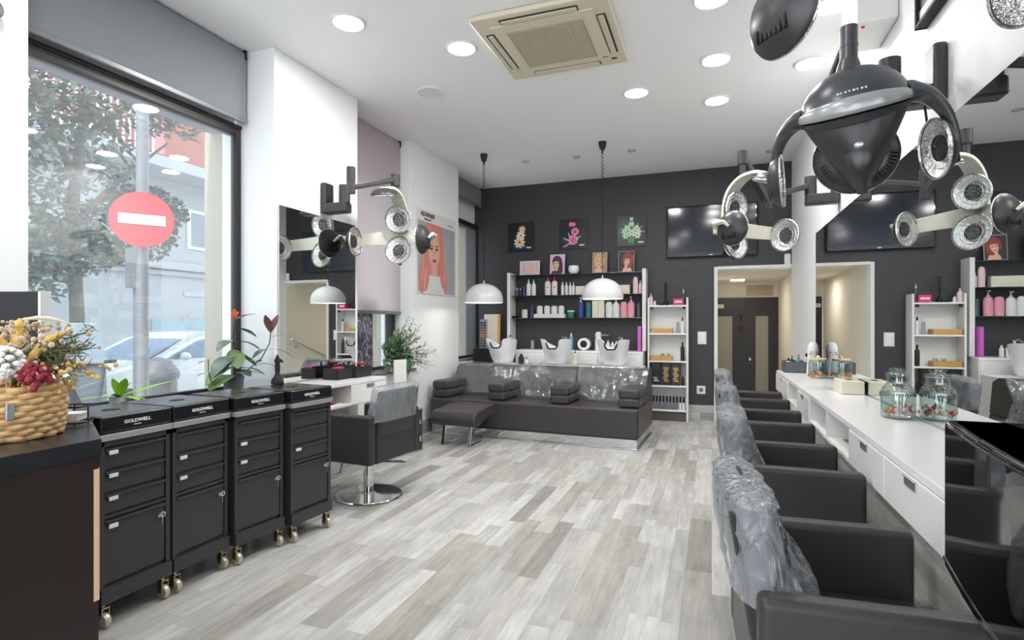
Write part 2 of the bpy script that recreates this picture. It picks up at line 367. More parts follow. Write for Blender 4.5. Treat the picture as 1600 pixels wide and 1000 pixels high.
# windows: frame, pane and reveal
def window(name, y0, y1, mull=()):
    root = bpy.data.objects.new(name, None); COL.objects.link(root); root['kind'] = 'structure'
    f = MB(); x0, x1 = -3.475, -3.425
    f.box((x0, y0, 2.755), (x1, y1, 2.80)); f.box((x0, y0, .78), (x1, y1, .83))
    f.box((x0, y0, .83), (x1, y0 + .05, 2.755)); f.box((x0, y1 - .05, .83), (x1, y1, 2.755))
    for y in mull: f.box((x0, y - .02, .83), (x1, y + .02, 2.755))
    f.box((x0 - .02, y0, 2.745), (x0, y1, 2.80)); f.box((x1, y0, 2.80), (x1 + .01, y1, 2.825))
    part('window_frame', f, FRAME, root); part('pane', MB().box((-3.454, y0 + .04, .82), (-3.448, y1 - .04, 2.76)), PANE, root)
    r = MB(); r.box((-3.80, y1, -.15), (-3.62, y1 + .5, 3.4)); part('outer_reveal', r, mat('pale_stone', (168, 156, 140), .8, var=.04, scale=12), root)
    return root
window('window_1', 1.70, 3.29); window('window_2', 4.33, 5.50, (5.38,)); window('window_3', 6.755, BY)
m = MB()
for y0, y1 in ((1.70, 3.29), (4.33, 5.50), (6.755, BY)): m.box((-3.424, y0 + .001, .78), (-3.27 if y0 > 6 else -3.145, y1 - .001, .80))
struct('trim_2', m, mat('grey_window_ledge', (116, 112, 116), .3, var=.05))
m = MB(); m.box((-3.72, .2, 2.80), (-3.62, 9, 3.1)); struct('trim_3', m, mat('slate_lintel', (116, 112, 124), .7, var=.05))

# ------------------------------------------------------------------ lamps in the ceiling
def lamp(px, py, e, parent, size=.2, z=CH - .03):
    l = bpy.data.lights.new('led', 'AREA'); l.shape = 'DISK'; l.size = size; l.energy = e; l.color = (1, .985, .96)
    o = bpy.data.objects.new('led', l); COL.objects.link(o); o.parent = parent; o.location = (0, 0, z - CH); return o
EN = 8
def downlight(x, y, label, lit=True, e=None):
    t = thing('ceiling_light', label, 'ceiling light', (x, y, CH), 0, 'round ceiling lights' if lit else None)
    r = MB(); r.lathe([(.10, -.001), (.118, -.001), (.118, -.010), (.108, -.016), (.100, -.012)], 40, close=True); part('trim_ring', r, WPLAST, t)
    d = MB(); d.cyl((0, 0, -.012), (0, 0, -.002), .099, n=40); part('diffuser', d, LED if lit else WPLAST, t)
    if lit: lamp(x, y, e or EN, t, z=CH - .018)
    return t
downlight(-2.364, 3.193, 'lit round ceiling light in front of the large window blind', e=EN * 1.3)
downlight(-1.778, 3.781, 'lit round ceiling light beside the air conditioner, on its window side', e=EN * 2.3)
downlight(0.033, 4.630, 'lit round ceiling light, middle one in the row right of the air conditioner')
downlight(-0.640, 5.050, 'lit round ceiling light just past the air conditioner, towards the back wall', e=EN * 1.9)
downlight(0.045, 5.479, 'lit round ceiling light nearest the television wall', e=EN * 1.3)
downlight(0.000, 3.756, 'lit round ceiling light cut by the top edge, right of the air conditioner')
downlight(0.74, 4.95, 'lit round ceiling light above the far hair dryer, close to the mirror wall', e=EN * .25)
downlight(0.74, 4.10, 'lit round ceiling light close to the mirror wall above the hood dryer pole', e=EN * .1)
downlight(-2.381, 4.403, 'unlit white round ceiling fitting between the window side lights and the pendants', lit=False)
downlight(-2.4, 1.2, 'unseen round ceiling light over the reception desk, just above the frame')  # this and the next two are out of view, kept for their light
downlight(-.9, 1.0, 'unseen round ceiling light in the middle of the near end of the ceiling')
downlight(-.6, 2.2, 'unseen round ceiling light in the aisle beside the nearest styling chair', e=EN * .35)
for x, y, l in ((-2.251, 6.711, 'small recessed ceiling spot between the two pendant cords, the one nearer the window'), (-1.588, 6.750, 'small recessed ceiling spot just left of the right pendant cord'),
             (-0.906, 6.727, 'small recessed ceiling spot just right of the right pendant cord'), (0.662, 7.322, 'small recessed ceiling spot in the corner over the doorway')):
    t = thing('ceiling_spot', l, 'ceiling spotlight', (x, y, CH))
    r = MB(); r.lathe([(.030, -.001), (.048, -.001), (.048, -.006), (.042, -.010), (.030, -.006)], 24, close=True); part('trim_ring', r, BRUSH, t)
    part('bulb', MB().cyl((0, 0, -.006), (0, 0, -.001), .029, n=20), WPLAST, t)

# ------------------------------------------------------------------ air conditioner
t = thing('air_conditioner', 'aged cream ceiling air conditioner cassette with a square grille and four slots', 'air conditioner', (-1.085, 3.89, CH))
m = MB(); m.box((-.475, -.475, -.040), (.475, .475, -.001), r=.014, seg=3); m.box((-.36, -.36, -.050), (.36, .36, -.036), r=.006); part('panel', m, ACP, t)
m = MB(); m.box((-.27, -.27, -.056), (.27, .27, -.048), r=.004)
part('intake_grille', m, ACG, t)
m = MB()
for k in range(27): m.box((-.26, -.262 + k * .0197, -.0585), (.26, -.255 + k * .0197, -.055))
for x in (-.16, 0, .16): m.box((x - .004, -.26, -.060), (x + .004, .05, -.055))
part('grille_slats', m, mat('cream_slat', (190, 180, 158), .6), t)
for k in range(4):
    M = T(rot=(0, 0, k * PI / 2)); m = MB()
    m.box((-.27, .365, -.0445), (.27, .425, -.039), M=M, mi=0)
    m.box((-.262, .372, -.053), (.262, .412, -.041), r=.004, M=M @ T((0, 0, 0)), mi=1)
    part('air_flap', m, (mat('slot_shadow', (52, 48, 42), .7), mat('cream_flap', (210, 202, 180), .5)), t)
m = MB(); m.box((.36, .36, -.045), (.40, .375, -.039)); part('sensor_window', m, BLKM, t)
m = MB(); m.box((.30, .30, -.052), (.345, .312, -.049)); part('maker_plate', m, GREY, t)

# ------------------------------------------------------------------ pendants
def pendant(x, y, zb, label):
    t = thing('pendant_lamp', label, 'pendant lamp', (x, y, zb), 0, 'white dome pendant lamps')
    R = .238; hh = .235
    pr = [(R, 0), (R, .03)] + [(R * math.cos(a), .03 + (hh - .03) * math.sin(a)) for a in [k * PI / 2 / 14 for k in range(1, 14)]] + [(.012, hh)]
    inner = [(max(r - .006, .006), z - .004) for r, z in pr[::-1]]
    m = MB(); m.lathe(pr + inner, 40, close=True); part('lamp_shade', m, mat('white_enamel', (206, 206, 206), .22, var=.01), t)
    part('bulb', MB().sph((0, 0, .12), (.035, .035, .05)), mat('added_bulb_glow', (255, 250, 240), emit=(255, 246, 230), estr=6), t)  # glow and point light added to brighten the far end of the room
    l = bpy.data.lights.new('added_fill_light', 'POINT'); l.energy = 5; l.shadow_soft_size = .04; l.color = (1, .97, .92); o = bpy.data.objects.new('added_fill_light', l); COL.objects.link(o); o.parent = t; o.location = (0, 0, .055)
    m = MB(); m.cyl((0, 0, hh - .01), (0, 0, hh + .035), .012, .007); part('cord_grip', m, BRUSH, t)
    top = CH - zb
    pts = []
    N = 420; z0, z1 = hh + .03, top - .10
    for i in range(N + 1):
        f = i / N; a = f * 2 * PI * 34; rr = .011 * min(1, f * 12)
        pts.append((rr * math.cos(a), rr * math.sin(a), z0 + (z1 - z0) * f))
    part('coiled_cord', MB().tube(pts, .0042, 5), BLKM, t)
    m = MB(); m.lathe([(.045, top), (.045, top - .02), (.03, top - .085), (.012, top - .09), (.009, top - .125)][::-1], 24); part('ceiling_cup', m, BLKM, t)
pendant(-2.64, 6.26, 1.563, 'white dome pendant lamp on a coiled cord by the windows')
pendant(-1.18, 6.30, 1.590, 'white dome pendant lamp on a coiled cord in front of the bottle shelves')

# ------------------------------------------------------------------ blinds
def blind(y0, y1, zb, label, fabric, x=-3.35):
    t = thing('roller_blind', label, 'roller blind', (x, (y0 + y1) / 2, CH)); h = (y1 - y0) / 2; L = CH - zb
    part('fabric', MB().box((-.002, -h, -L + .02), (.002, h, -.03)), fabric, t)
    part('bottom_rail', MB().box((-.012, -h, -L), (.012, h, -L + .035), r=.006), mat('blind_rail', (122, 124, 128), .35, .3), t)
    part('roller_tube', MB().cyl((-.03, -h, -.035), (-.03, h, -.035), .028), fabric, t)
    for s in (-1, 1): part('end_bracket', MB().box((-.06, s * h - .012, -.075), (.012, s * h + .004, 0), r=.008), BLKM, t)
def m_trl(name, c):
    mm = bpy.data.materials.new(name); mm.use_nodes = True; tt = mm.node_tree; tt.nodes.clear(); o = nd(tt, 'ShaderNodeOutputMaterial')
    tc = nd(tt, 'ShaderNodeTexCoord'); nz = nd(tt, 'ShaderNodeTexNoise', Scale=240.0, Detail=2.0); tt.links.new(tc.outputs['Object'], nz.inputs['Vector'])
    bp = nd(tt, 'ShaderNodeBump', Strength=.05, Distance=.002); tt.links.new(nz.outputs['Fac'], bp.inputs['Height'])
    d = nd(tt, 'ShaderNodeBsdfDiffuse', Color=lin(c)); r = nd(tt, 'ShaderNodeBsdfTranslucent', Color=lin((250, 240, 240))); x = nd(tt, 'ShaderNodeMixShader', Fac=.7)
    tt.links.new(bp.outputs[0], d.inputs['Normal'])
    tt.links.new(d.outputs[0], x.inputs[1]); tt.links.new(r.outputs[0], x.inputs[2]); tt.links.new(x.outputs[0], o.inputs[0]); return mm
BL = m_trl('translucent_grey_fabric', (206, 208, 212))
blind(1.73, 3.262, 2.825, 'grey roller blind pulled up over the large street window', BLINDG)
blind(4.36, 5.485, 1.405, 'long roller blind drawn far down beside the small wall mirror', BL)
blind(6.78, 7.84, 3.085, 'short grey roller blind in the far corner beside the black wall', BLINDG)
# ------------------------------------------------------------------ street outside
SZ = -.15
struct('street_pavement', MB().box((-7.0, -12, SZ - .2), (-3.62, 22, SZ)).box((-3.62, -12, SZ - .2), (8, -2.75, SZ)), mat('pavement', (226, 224, 222), .8, var=.1, scale=20))  # second slab is unseen, added and kept pale to bounce light onto the ceiling
struct('street_road', MB().box((-11.4, -8, -.5), (-7.0, 22, -.3)), mat('asphalt', (120, 120, 124), .85, var=.1, scale=30))
PB = mat('street_wall', (150, 151, 156), .8, var=.03, scale=6); BRK = mat('red_brick_wall', (150, 92, 84), .8, var=.15, scale=18)
t = thing('apartment_building', 'pale apartment building with balconies across the street', 'building', (-12.5, 9, -.3))
m = MB(); m.box((-4, -17, 0), (0, 16, 5.2)); part('wall', m, PB, t)
m = MB(); m.box((-4, -17, 5.2), (-.05, 16, 11.5)); part('upper_wall', m, BRK, t)
part('cornice', MB().box((0, -17, 2.92), (.22, 16, 3.12), r=.03), PB, t)
part('cornice', MB().box((0, -17, 2.78), (.10, 16, 2.9), r=.02), PB, t)
part('balcony_slab', MB().box((-.05, -12, 5.1), (1.0, 16, 5.35), r=.02), PB, t)
m = MB()
for k in range(60): m.box((.93, -8 + k * .13, 5.36), (.96, -7.96 + k * .13, 6.3))
m.box((.92, -8, 6.28), (.97, .1, 6.34)); part('balcony_railing', m, mat('white_rail', (226, 226, 230), .5), t)
part('awning_panel', MB().box((.86, -8, 5.4), (.90, 0, 6.25)), mat('red_awning', (186, 116, 122), .7), t)
for y0, z0 in ((1.3, 3.5), (4.5, 3.5), (-3.5, 3.5)):
    f = part('window', MB().box((-.04, y0, z0), (.06, y0 + 1.35, z0 + 1.0), r=.01), mat('white_window_frame', (226, 228, 232), .5), t)
    part('pane', MB().box((.02, y0 + .07, z0 + .07), (.07, y0 + .63, z0 + .93)).box((.02, y0 + .72, z0 + .07), (.07, y0 + 1.28, z0 + .93)), mat('far_glass', (112, 118, 128), .1), f)
part('garage_shutter', MB().box((-.02, .35, .0), (.03, 2.5, 1.72)), mat('teal_shutter', (128, 148, 156), .5, var=.08, scale=4), t)
part('wall_vent', MB().box((0, 1.2, 2.3), (.03, 1.75, 2.42)), mat('vent_grey', (150, 154, 164), .6), t)
part('doorway', MB().box((-.02, -2.6, 0), (.03, -1.5, 2.2)), mat('door_grey', (138, 140, 146), .5), t)

def leafcloud(m, blobs, n, s0, s1, mats=2, flat=.5):
    b = bmesh.new()
    for i in range(n):
        c, r = blobs[i % len(blobs)]
        while True:
            v = Vector((rnd.uniform(-1, 1), rnd.uniform(-1, 1), rnd.uniform(-1, 1)))
            if v.length < 1 and rnd.random() < .25 + v.length: break
        p = Vector(c) + Vector((v.x * r[0], v.y * r[1], v.z * r[2]))
        s = rnd.uniform(s0, s1); R = Euler((rnd.uniform(-.9, .9), rnd.uniform(-.9, .9), rnd.uniform(0, 6.3))).to_matrix()
        q = [R @ Vector(k) * s + p for k in ((-1, 0, 0), (-.2, -flat, .1), (1, 0, 0), (-.2, flat, .1))]
        f = b.faces.new([b.verts.new(k) for k in q]); f.material_index = rnd.randrange(mats)
    me = bpy.data.meshes.new('t'); b.to_mesh(me); b.free(); m.bm.from_mesh(me); bpy.data.meshes.remove(me)
LA = mat('street_leaf_light', (98, 110, 96), .6, var=.2); LB = mat('street_leaf_dark', (70, 84, 78), .6, var=.2)
t = thing('street_tree', 'leafy street tree filling the upper part of the large window', 'tree', (-7.7, 4.7, SZ))
m = MB(); m.tube([(0, .1, 0), (.02, .05, 1.6), (0, 0, 2.9), (.1, .1, 4.2), (0, .3, 5.6)], [.1, .08, .07, .05, .03], 10)
for q in ([(0, 0, 2.4), (.1, -.6, 3.0), (.2, -1.1, 3.4)], [(0, 0, 2.7), (-.1, .7, 3.5), (-.1, 1.4, 4.2)], [(0, 0, 3.4), (.2, -.5, 4.2), (.3, -.8, 5)], [(.05, .05, 3.8), (.1, .8, 4.6), (.1, 1.6, 5.0)]):
    m.tube(q, [.05, .035, .015], 7)
part('trunk', m, mat('bark', (96, 84, 78), .8, var=.2), t)
m = MB()
leafcloud(m, [((.1, -.9, 3.0), (.7, .9, .8)), ((0, -.2, 3.6), (.8, 1, .7)), ((0, .6, 2.7), (.6, .8, .45)), ((.1, -.8, 2.1), (.5, .8, .5)), ((.1, -.2, 2.4), (.5, .7, .4)),
              ((0, -.6, 4.4), (.8, 1, .8)), ((0, .5, 4.6), (.8, 1, .6)), ((0, 1.6, 4.9), (.8, .9, .6)), ((-.1, 2.4, 5.3), (.7, .9, .6)), ((0, 1.0, 3.1), (.4, .6, .35)), ((0, 1.5, 5.7), (.8, 1.2, .5)), ((.1, .1, 5.4), (.8, 1.1, .6))], 9500, .045, .085)
part('foliage', m, (LA, LB), t)
# no-entry sign
t = thing('road_sign', 'red round no-entry sign with a white bar on a grey post', 'road sign', (-5.62, 4.11, SZ))
part('post', MB().cyl((0, 0, 0), (0, 0, 3.66), .058, n=24).cyl((0, 0, 1.1), (0, 0, 1.2), .064, n=24), mat('sign_post', (122, 121, 126), .5, .1, var=.05), t)
A = T((.06, -.045, 2.53), (0, 0, math.atan2(-.58, .81)))
s = part('sign_plate', MB().cyl((0, 0, 0), (.02, 0, 0), .285, n=48, M=A), mat('sign_red', (186, 40, 54), .4, var=.03), t)
part('white_bar', MB().box((.018, -.205, -.052), (.026, .205, .052), M=A), mat('sign_white', (200, 200, 200), .5), s)
t = thing('street_post', 'thin street post with a small box behind the no-entry sign', 'street post', (-6.85, 4.93, -.15))
part('post', MB().cyl((0, 0, 0), (0, 0, 2.5), .035), mat('sign_post', ()), t)
part('sign_box', MB().box((-.05, -.11, 1.9), (.05, .11, 2.4), r=.01), GREY, t)
# litter bin
t = thing('litter_bin', 'grey round litter bin on the pavement beside the sign post', 'litter bin', (-5.98, 4.56, SZ))
BINM = mat('bin_grey', (92, 90, 96), .5, var=.06)
part('bin_body', MB().lathe([(0, 0), (.15, 0), (.16, .02), (.19, .82), (.17, .82), (0, .8)], 24), BINM, t)
m = MB()
for k in range(12): m.box((.168, -.02, .06), (.19, .02, .78), r=.006, M=T(rot=(0, 0, k * PI / 6)))
part('bin_slats', m, BINM, t); part('bin_hood', MB().lathe([(.21, .82), (.22, .86), (.21, .9), (.13, 1.03), (0, 1.07)], 24), BINM, t)
# parked car
t = thing('parked_car', 'white parked car seen through the large window', 'car', (-9.2, 7.2, -.3))
CARW = mat('car_white', (190, 191, 194), .2, var=.01, coat=.5); CARG = mat('car_glass', (96, 116, 140), .05, var=.05)
prof = [(-2.1, .25), (-2.12, .55), (-2.0, .78), (-1.2, .98), (-.85, 1.02), (-.2, 1.34), (.25, 1.45), (1.0, 1.46), (1.6, 1.36), (2.05, 1.0), (2.1, .6), (2.08, .25)]
R90 = Matrix(((0, 0, 1, 0), (1, 0, 0, 0), (0, 1, 0, 0), (0, 0, 0, 1)))
part('car_body', MB().prism(prof, -.86, .86, M=R90, r=.06, seg=3), CARW, t)
part('side_window', MB().prism([(-.72, 1.02), (-.12, 1.31), (.28, 1.39), (.42, 1.39), (.42, 1.02)], .84, .875, M=R90, r=.004), CARG, t)
part('side_window', MB().prism([(.50, 1.02), (.50, 1.39), (1.0, 1.40), (1.5, 1.30), (1.7, 1.04)], .84, .875, M=R90, r=.004), CARG, t)
part('windscreen', MB().poly([(-.7, -.93, 1.012), (.7, -.93, 1.012), (.62, -.22, 1.345), (-.62, -.22, 1.345)]), CARG, t)
part('wing_mirror', MB().sph((.98, -.45, 1.06), (.10, .07, .07)), mat('mirror_cap', (206, 206, 210), .3), t)
for y in (-1.35, 1.3):
    for x in (-.78, .78): wv = part('wheel', MB().cyl((x - .1, y, .31), (x + .1, y, .31), .31, n=28), BLKM, t); part('hub', MB().cyl((x - .11, y, .31), (x + .11, y, .31), .2, n=20), BRUSH, wv)
part('door_handle', MB().box((.86, .2, .88), (.89, .38, .91), r=.01), CARW, t)
# motor scooters
def scooter(x, y, rz, c, label):
    t = thing('motor_scooter', label, 'scooter', (x, y, -.15), rz, 'scooters parked on the pavement')
    b = mat(c[0], c[1], .35, var=.05)
    part('body', MB().prism([(-.85, .42), (-.8, .75), (-.3, .82), (.0, .55), (.3, .42), (.45, .5), (.55, 1.0), (.62, 1.0), (.66, .4), (.4, .25), (-.5, .25)], -.15, .15, M=T(rot=(PI / 2, 0, 0)), r=.05, seg=3), b, t)
    part('saddle', MB().box((-.85, -.13, .76), (-.1, .13, .9), r=.06, seg=3), BLKM, t)
    part('windscreen', MB().prism([(.5, 1.0), (.38, 1.45), (.40, 1.46), (.54, 1.02)], -.2, .2, M=T(rot=(PI / 2, 0, 0))), mat('smoke_screen', (150, 160, 172), .1), t)
    part('handlebar', MB().tube([(.5, -.33, 1.03), (.55, 0, 1.0), (.5, .33, 1.03)], .02), BLKM, t)
    for xx in (-.6, .66): part('wheel', MB().cyl((xx, -.06, .24), (xx, .06, .24), .24, n=24), BLKM, t)
    part('mirror', MB().sph((.48, .38, 1.2), (.03, .07, .05)), BLKM, t); part('tail_lamp', MB().box((-.9, -.08, .66), (-.85, .08, .72), r=.01), REDP, t)
scooter(-6.5, 3.75, 1.9, ('scooter_grey', (88, 92, 106)), 'grey scooter with a windscreen just left of the no-entry post')
scooter(-6.6, 2.55, 1.9, ('scooter_white', (206, 204, 212)), 'pale scooter behind the dried flowers, left of the grey one')
# ------------------------------------------------------------------ reception desk and what stands on it
t = thing('reception_desk', 'dark brown reception desk cut off by the left edge of the photo', 'desk', (-1.25, .823, 0))
part('desk_top', MB().prism([(0, 0), (-1.248, .704), (-1.80, .704), (-1.80, -.9), (0, -.9)], 1.012, 1.05, r=.002), DESKTOP, t)
part('front_panel', MB().prism([(-.004, -.004), (-1.24, .692), (-1.78, .692), (-1.78, -.88), (-.004, -.88)], 0, 1.012), DARKWOOD, t)
part('edge_strip', MB().prism([(-.008, -.014), (-.0025, -.014), (-.0025, -.003), (-.022, .008), (-.022, -.006)], .70, .985), mat('raw_edge_wood', (226, 186, 156), .6, var=.05), t, label='bare pale wood where the dark edge has come off')

t = thing('wicker_basket', 'round woven straw basket holding dried flowers on the dark desk', 'basket', (-1.476, .762, 1.05))
m = MB(); N = 9
for k in range(N):
    z = .007 + k * .0128; R = .098 + .006 * math.sin(k / N * PI)
    m.tube([((R + .0034 * math.sin(i / 108 * 2 * PI * 18 + (k % 2) * PI)) * math.cos(i / 108 * 2 * PI), (R + .0034 * math.sin(i / 108 * 2 * PI * 18 + (k % 2) * PI)) * math.sin(i / 108 * 2 * PI), z + .0012 * math.sin(i * .7 + k)) for i in range(108)], .0074, 8, closed=True)
part('basket_wall', m, mat('straw', (214, 176, 124), .6, var=.18, scale=50, bump=.3, bscale=200), t); part('basket_base', MB().cyl((0, 0, 0), (0, 0, .02), .095), mat('straw', ()), t)
part('metal_tag', MB().box((.100, -.05, .05), (.108, -.035, .085), r=.002), BRUSH, t)
t = thing('dried_flower_bouquet', 'bouquet of dried flowers with yellow plumes and a dark red cluster in the basket', 'flowers', (-1.476, .762, 1.165))
def plume(p, q, r, name, mm, n=11):
    m = MB(); P = [Vector(p).lerp(Vector(q), i / (n - 1)) + Vector((0, 0, .012 * math.sin(i / (n - 1) * PI))) for i in range(n)]
    m.tube(P, [r * (.35 + .65 * math.sin((i + .7) / n * PI)) * (1 + .12 * (-1) ** i) for i in range(n)], 9); m.tube([Vector((0, 0, -.1)), Vector(p)], .002, 5); part(name, m, mm, t)
YEL = mat('yellow_plume', (228, 188, 104), .8, var=.15, scale=60, bump=.6, bscale=300); CRM = mat('cream_plume', (224, 218, 200), .8, var=.1, scale=60)
def bq(r, t_, u): return Vector((r * .459 + t_ * .889, r * .889 - t_ * .459, u))
plume(bq(.035, .06, .045), bq(.105, .05, .115), .0105, 'yellow_plume', YEL); plume(bq(.02, .05, .07), bq(.028, .03, .145), .010, 'yellow_plume', YEL); plume(bq(-.04, .06, .09), bq(.01, .055, .085), .010, 'yellow_plume', YEL); plume(bq(.015, .03, .138), bq(.115, .02, .135), .0045, 'white_plume', CRM)
m = MB()
for k in range(150):
    v = Vector((rnd.gauss(0, 1), rnd.gauss(0, 1), rnd.gauss(0, 1))).normalized(); c = bq(.0, .075, .052) + v * .032
    m.sph(c, (.008, .008, .006), 7)
part('white_bloom', m, mat('white_bloom', (238, 236, 230), .8, bump=.3, bscale=150), t)
m = MB()
for k in range(90): m.sph(bq(.05 + rnd.gauss(0, .013), .085 + rnd.gauss(0, .010), .022 + rnd.gauss(0, .012)), rnd.uniform(.005, .009), 6)
part('red_cluster', m, mat('dark_red_berry', (142, 44, 58), .7, var=.3, scale=60), t)
m = MB()
for k in range(260): m.sph(bq(rnd.gauss(.03, .055), rnd.gauss(.01, .05), rnd.uniform(.0, .14)), rnd.uniform(.003, .007), 5)
part('small_dried_buds', m, mat('beige_bud', (196, 174, 148), .8, var=.35, scale=80), t)['kind'] = 'stuff'
m = MB()
for k in range(80): m.sph(bq(rnd.gauss(.10, .035), rnd.gauss(.03, .035), rnd.uniform(-.02, .05)), rnd.uniform(.003, .006), 5)
part('small_yellow_buds', m, mat('yellow_bud', (212, 178, 104), .8, var=.25, scale=80), t)['kind'] = 'stuff'
m = MB()
for k in range(90):
    a = rnd.uniform(-.9, .9); q = bq(math.cos(a), math.sin(a), rnd.uniform(-.05, .65)) * rnd.uniform(.08, .17); m.tube([(0, 0, -.05), q * .5 + Vector((0, 0, .04)), q + Vector((.0, 0, .02))], [.0012, .001, .0008], 4)
    for j in range(7):
        c = q * (.5 + j * .08) + Vector((0, 0, .03)); d = Vector((rnd.gauss(0, 1), rnd.gauss(0, 1), rnd.gauss(0, 1))).normalized() * .02
        m.tube([c, c + d], [.0016, .0004], 4)
part('green_sprigs', m, mat('dried_green', (92, 98, 62), .7, var=.35, scale=60), t)

t = thing('computer_monitor', 'black computer monitor with a white edge behind the dried flowers', 'monitor', (-2.09, .93, 1.05), math.radians(20))
part('screen_back', MB().box((-.30, -.014, .06), (.30, .014, .343), r=.006), BLKM, t); part('white_edge', MB().box((.295, -.018, .06), (.303, .02, .343), r=.002), WPLAST, t)
part('stand', MB().box((-.03, .014, .0), (.03, .03, .2), r=.004).box((-.11, -.07, 0), (.11, .09, .012), r=.005), BLKM, t)
t = thing('wire_tray', 'small black wire desk tray behind the basket', 'desk tray', (-1.50, .905, 1.05), math.radians(30)); t.scale = (.62, .62, .62)
m = MB()
for z in (.012, .075): m.tube([(-.09, -.05, z), (.06, -.05, z), (.075, -.035, z), (.075, .035, z), (.06, .05, z), (-.09, .05, z)], .0035, 6, closed=True)
for x, y in ((-.085, -.05), (.075, 0), (-.085, .05), (0, -.05), (0, .05)): m.cyl((x, y, .003), (x, y, .075), .003)
part('wire_frame', m, BLKM, t)
t0 = solo('card_stack', 'small stack of white cards in the black wire tray', 'cards', MB().box((-.075, -.04, 0), (.055, .04, .022), r=.001).box((-.07, -.038, .022), (.06, .042, .03), r=.001), PAPER, (-1.50, .905, 1.062), math.radians(34)); t0.scale = (.6, .6, .6)
solo('tape_dispenser', 'small clear and silver object beside the basket on the desk', 'tape dispenser', MB().box((-.03, -.02, 0), (.03, .02, .012), r=.004).cyl((0, -.014, .032), (0, .014, .032), .026, n=20), mat('clear_grey', (190, 196, 200), .15, .3), (-1.70, 1.0, 1.05), .4)

# ------------------------------------------------------------------ hairdressing trolleys
def trolley(x, y, rz, tags, label, doortag=False):
    t = thing('hairdressing_trolley', label, 'trolley', (x, y, 0), rz, 'black hairdressing trolleys'); W = .161
    b = MB(); b.box((-.36, -W, .17), (-.014, W, .80), r=.003); b.box((-.02, -W, .17), (0, -W + .022, .80), r=.002); b.box((-.02, W - .022, .17), (0, W, .80), r=.002)
    b.box((-.02, -W, .775), (0, W, .80), r=.002); b.box((-.02, -W, .466), (-.002, W, .478))
    part('body', b, CART, t)
    part('plinth', MB().box((-.37, -W - .002, .105), (.013, W + .002, .172), r=.004), CART, t)
    part('chrome_rail', MB().box((-.372, -W - .006, .800), (.014, W + .006, .828), r=.004), BRUSH, t)
    part('lid', MB().box((-.372, -W - .004, .829), (.010, W + .004, .906), r=.012, seg=3), LIDM, t)
    part('lid_hole', MB().lathe([(.022, .9056), (.030, .9056), (.031, .9075), (.022, .9070), (.0, .9066)], 20, M=T((-.17, 0, 0), sc=(1, 1.2, 1))), BLKM, t)
    g = MB(); g.box((.0098, -.022, .852), (.0116, .012, .855)); text(g, 'GOLDWELL', .0205, T((.0104, -.004, .870), (PI / 2, 0, PI / 2)), wide=1.12); part('lid_lettering', g, PAPER, t, label='white lettering reading GOLDWELL')
    for k, (z0, z1) in enumerate(((.672, .764), (.573, .665), (.480, .566))):
        d = MB(); d.box((-.0138, -W + .024, z0 + .006), (-.007, W - .024, z1 - .008), r=.001); d.box((-.0138, -W + .023, z1 - .010), (.007, W - .023, z1), r=.003)
        o = part('drawer', d, CART, t)
        if k in tags: part('white_tag', MB().box((.0005, -W + .035, z1 - .027), (.0085, -W + .075, z1 - .008), r=.004), PAPER, o)
    d = MB(); d.box((-.0138, -W + .024, .186), (-.006, W - .024, .447), r=.001); d.box((-.0138, -W + .023, .445), (.007, W - .023, .457), r=.003); o = part('door', d, CART, t)
    if doortag: part('white_tag', MB().box((.0005, -W + .035, .42), (.0085, -W + .075, .44), r=.004), PAPER, o)
    part('lock', MB().cyl((-.008, W - .055, .405), (.006, W - .055, .405), .011, n=18), CHROME, o)
    k = MB(); k.box((.006, W - .057, .392), (.022, W - .053, .418), r=.001); k.lathe([(.008, -.001), (.013, -.001), (.013, .001), (.008, .001)], 16, M=T((.024, W - .055, .412), (0, PI / 2, 0)), close=True); k.box((.020, W - .0565, .362), (.0225, W - .0535, .402), r=.001, M=None); part('key', k, CHROME, o)
    for cx in (-.02, -.33):
        for cy in (-W + .025, W - .025):
            c = MB(); c.cyl((cx, cy, .085), (cx, cy, .1055), .012, n=14); c.box((cx - .012, cy - .017, .03), (cx + .02, cy - .013, .09), r=.004); c.box((cx - .012, cy + .013, .03), (cx + .02, cy + .017, .09), r=.004); c.box((cx - .012, cy - .017, .082), (cx + .02, cy + .017, .09), r=.003)
            o = part('caster', c, BRASSY, t); part('wheel', MB().lathe([(0, -.012), (.030, -.012), (.033, -.006), (.033, .006), (.030, .012), (0, .012)], 22, M=T((cx + .008, cy, .033), (PI / 2, 0, 0))), mat('clear_wheel', (206, 200, 176), .15, .4, var=.1), o)
trolley(-2.43, 1.752, 0, (0, 1, 2), 'black trolley partly behind the desk, first of the row, with four white tags', True)
trolley(-2.43, 2.087, 0, (1, 2), 'black trolley second from the desk in the row, lid flush with the first')
trolley(-2.385, 2.424, math.radians(-6), (1, 2), 'black trolley third from the desk, pulled out a little from the row')
trolley(-2.318, 2.768, math.radians(-6), (2,), 'black trolley at the far end of the row, next to the styling chair')
# small black figure on the last trolleys
t = thing('hair_dryer_stand', 'small black bird-shaped stand on the trolley beside the window mirror', 'stand', (-2.66, 2.85, .908))
m = MB(); m.lathe([(0, 0), (.042, 0), (.044, .008), (.040, .03), (.022, .05), (.016, .07), (.019, .11), (.016, .135), (.022, .15), (.006, .19), (0, .192)], 18, sx=1, sy=.8); part('body', m, BLKM, t)
part('spout', MB().tube([(.004, .0, .155), (.0, .03, .152), (0, .05, .138)], [.014, .01, .004], 8), BLKM, t)

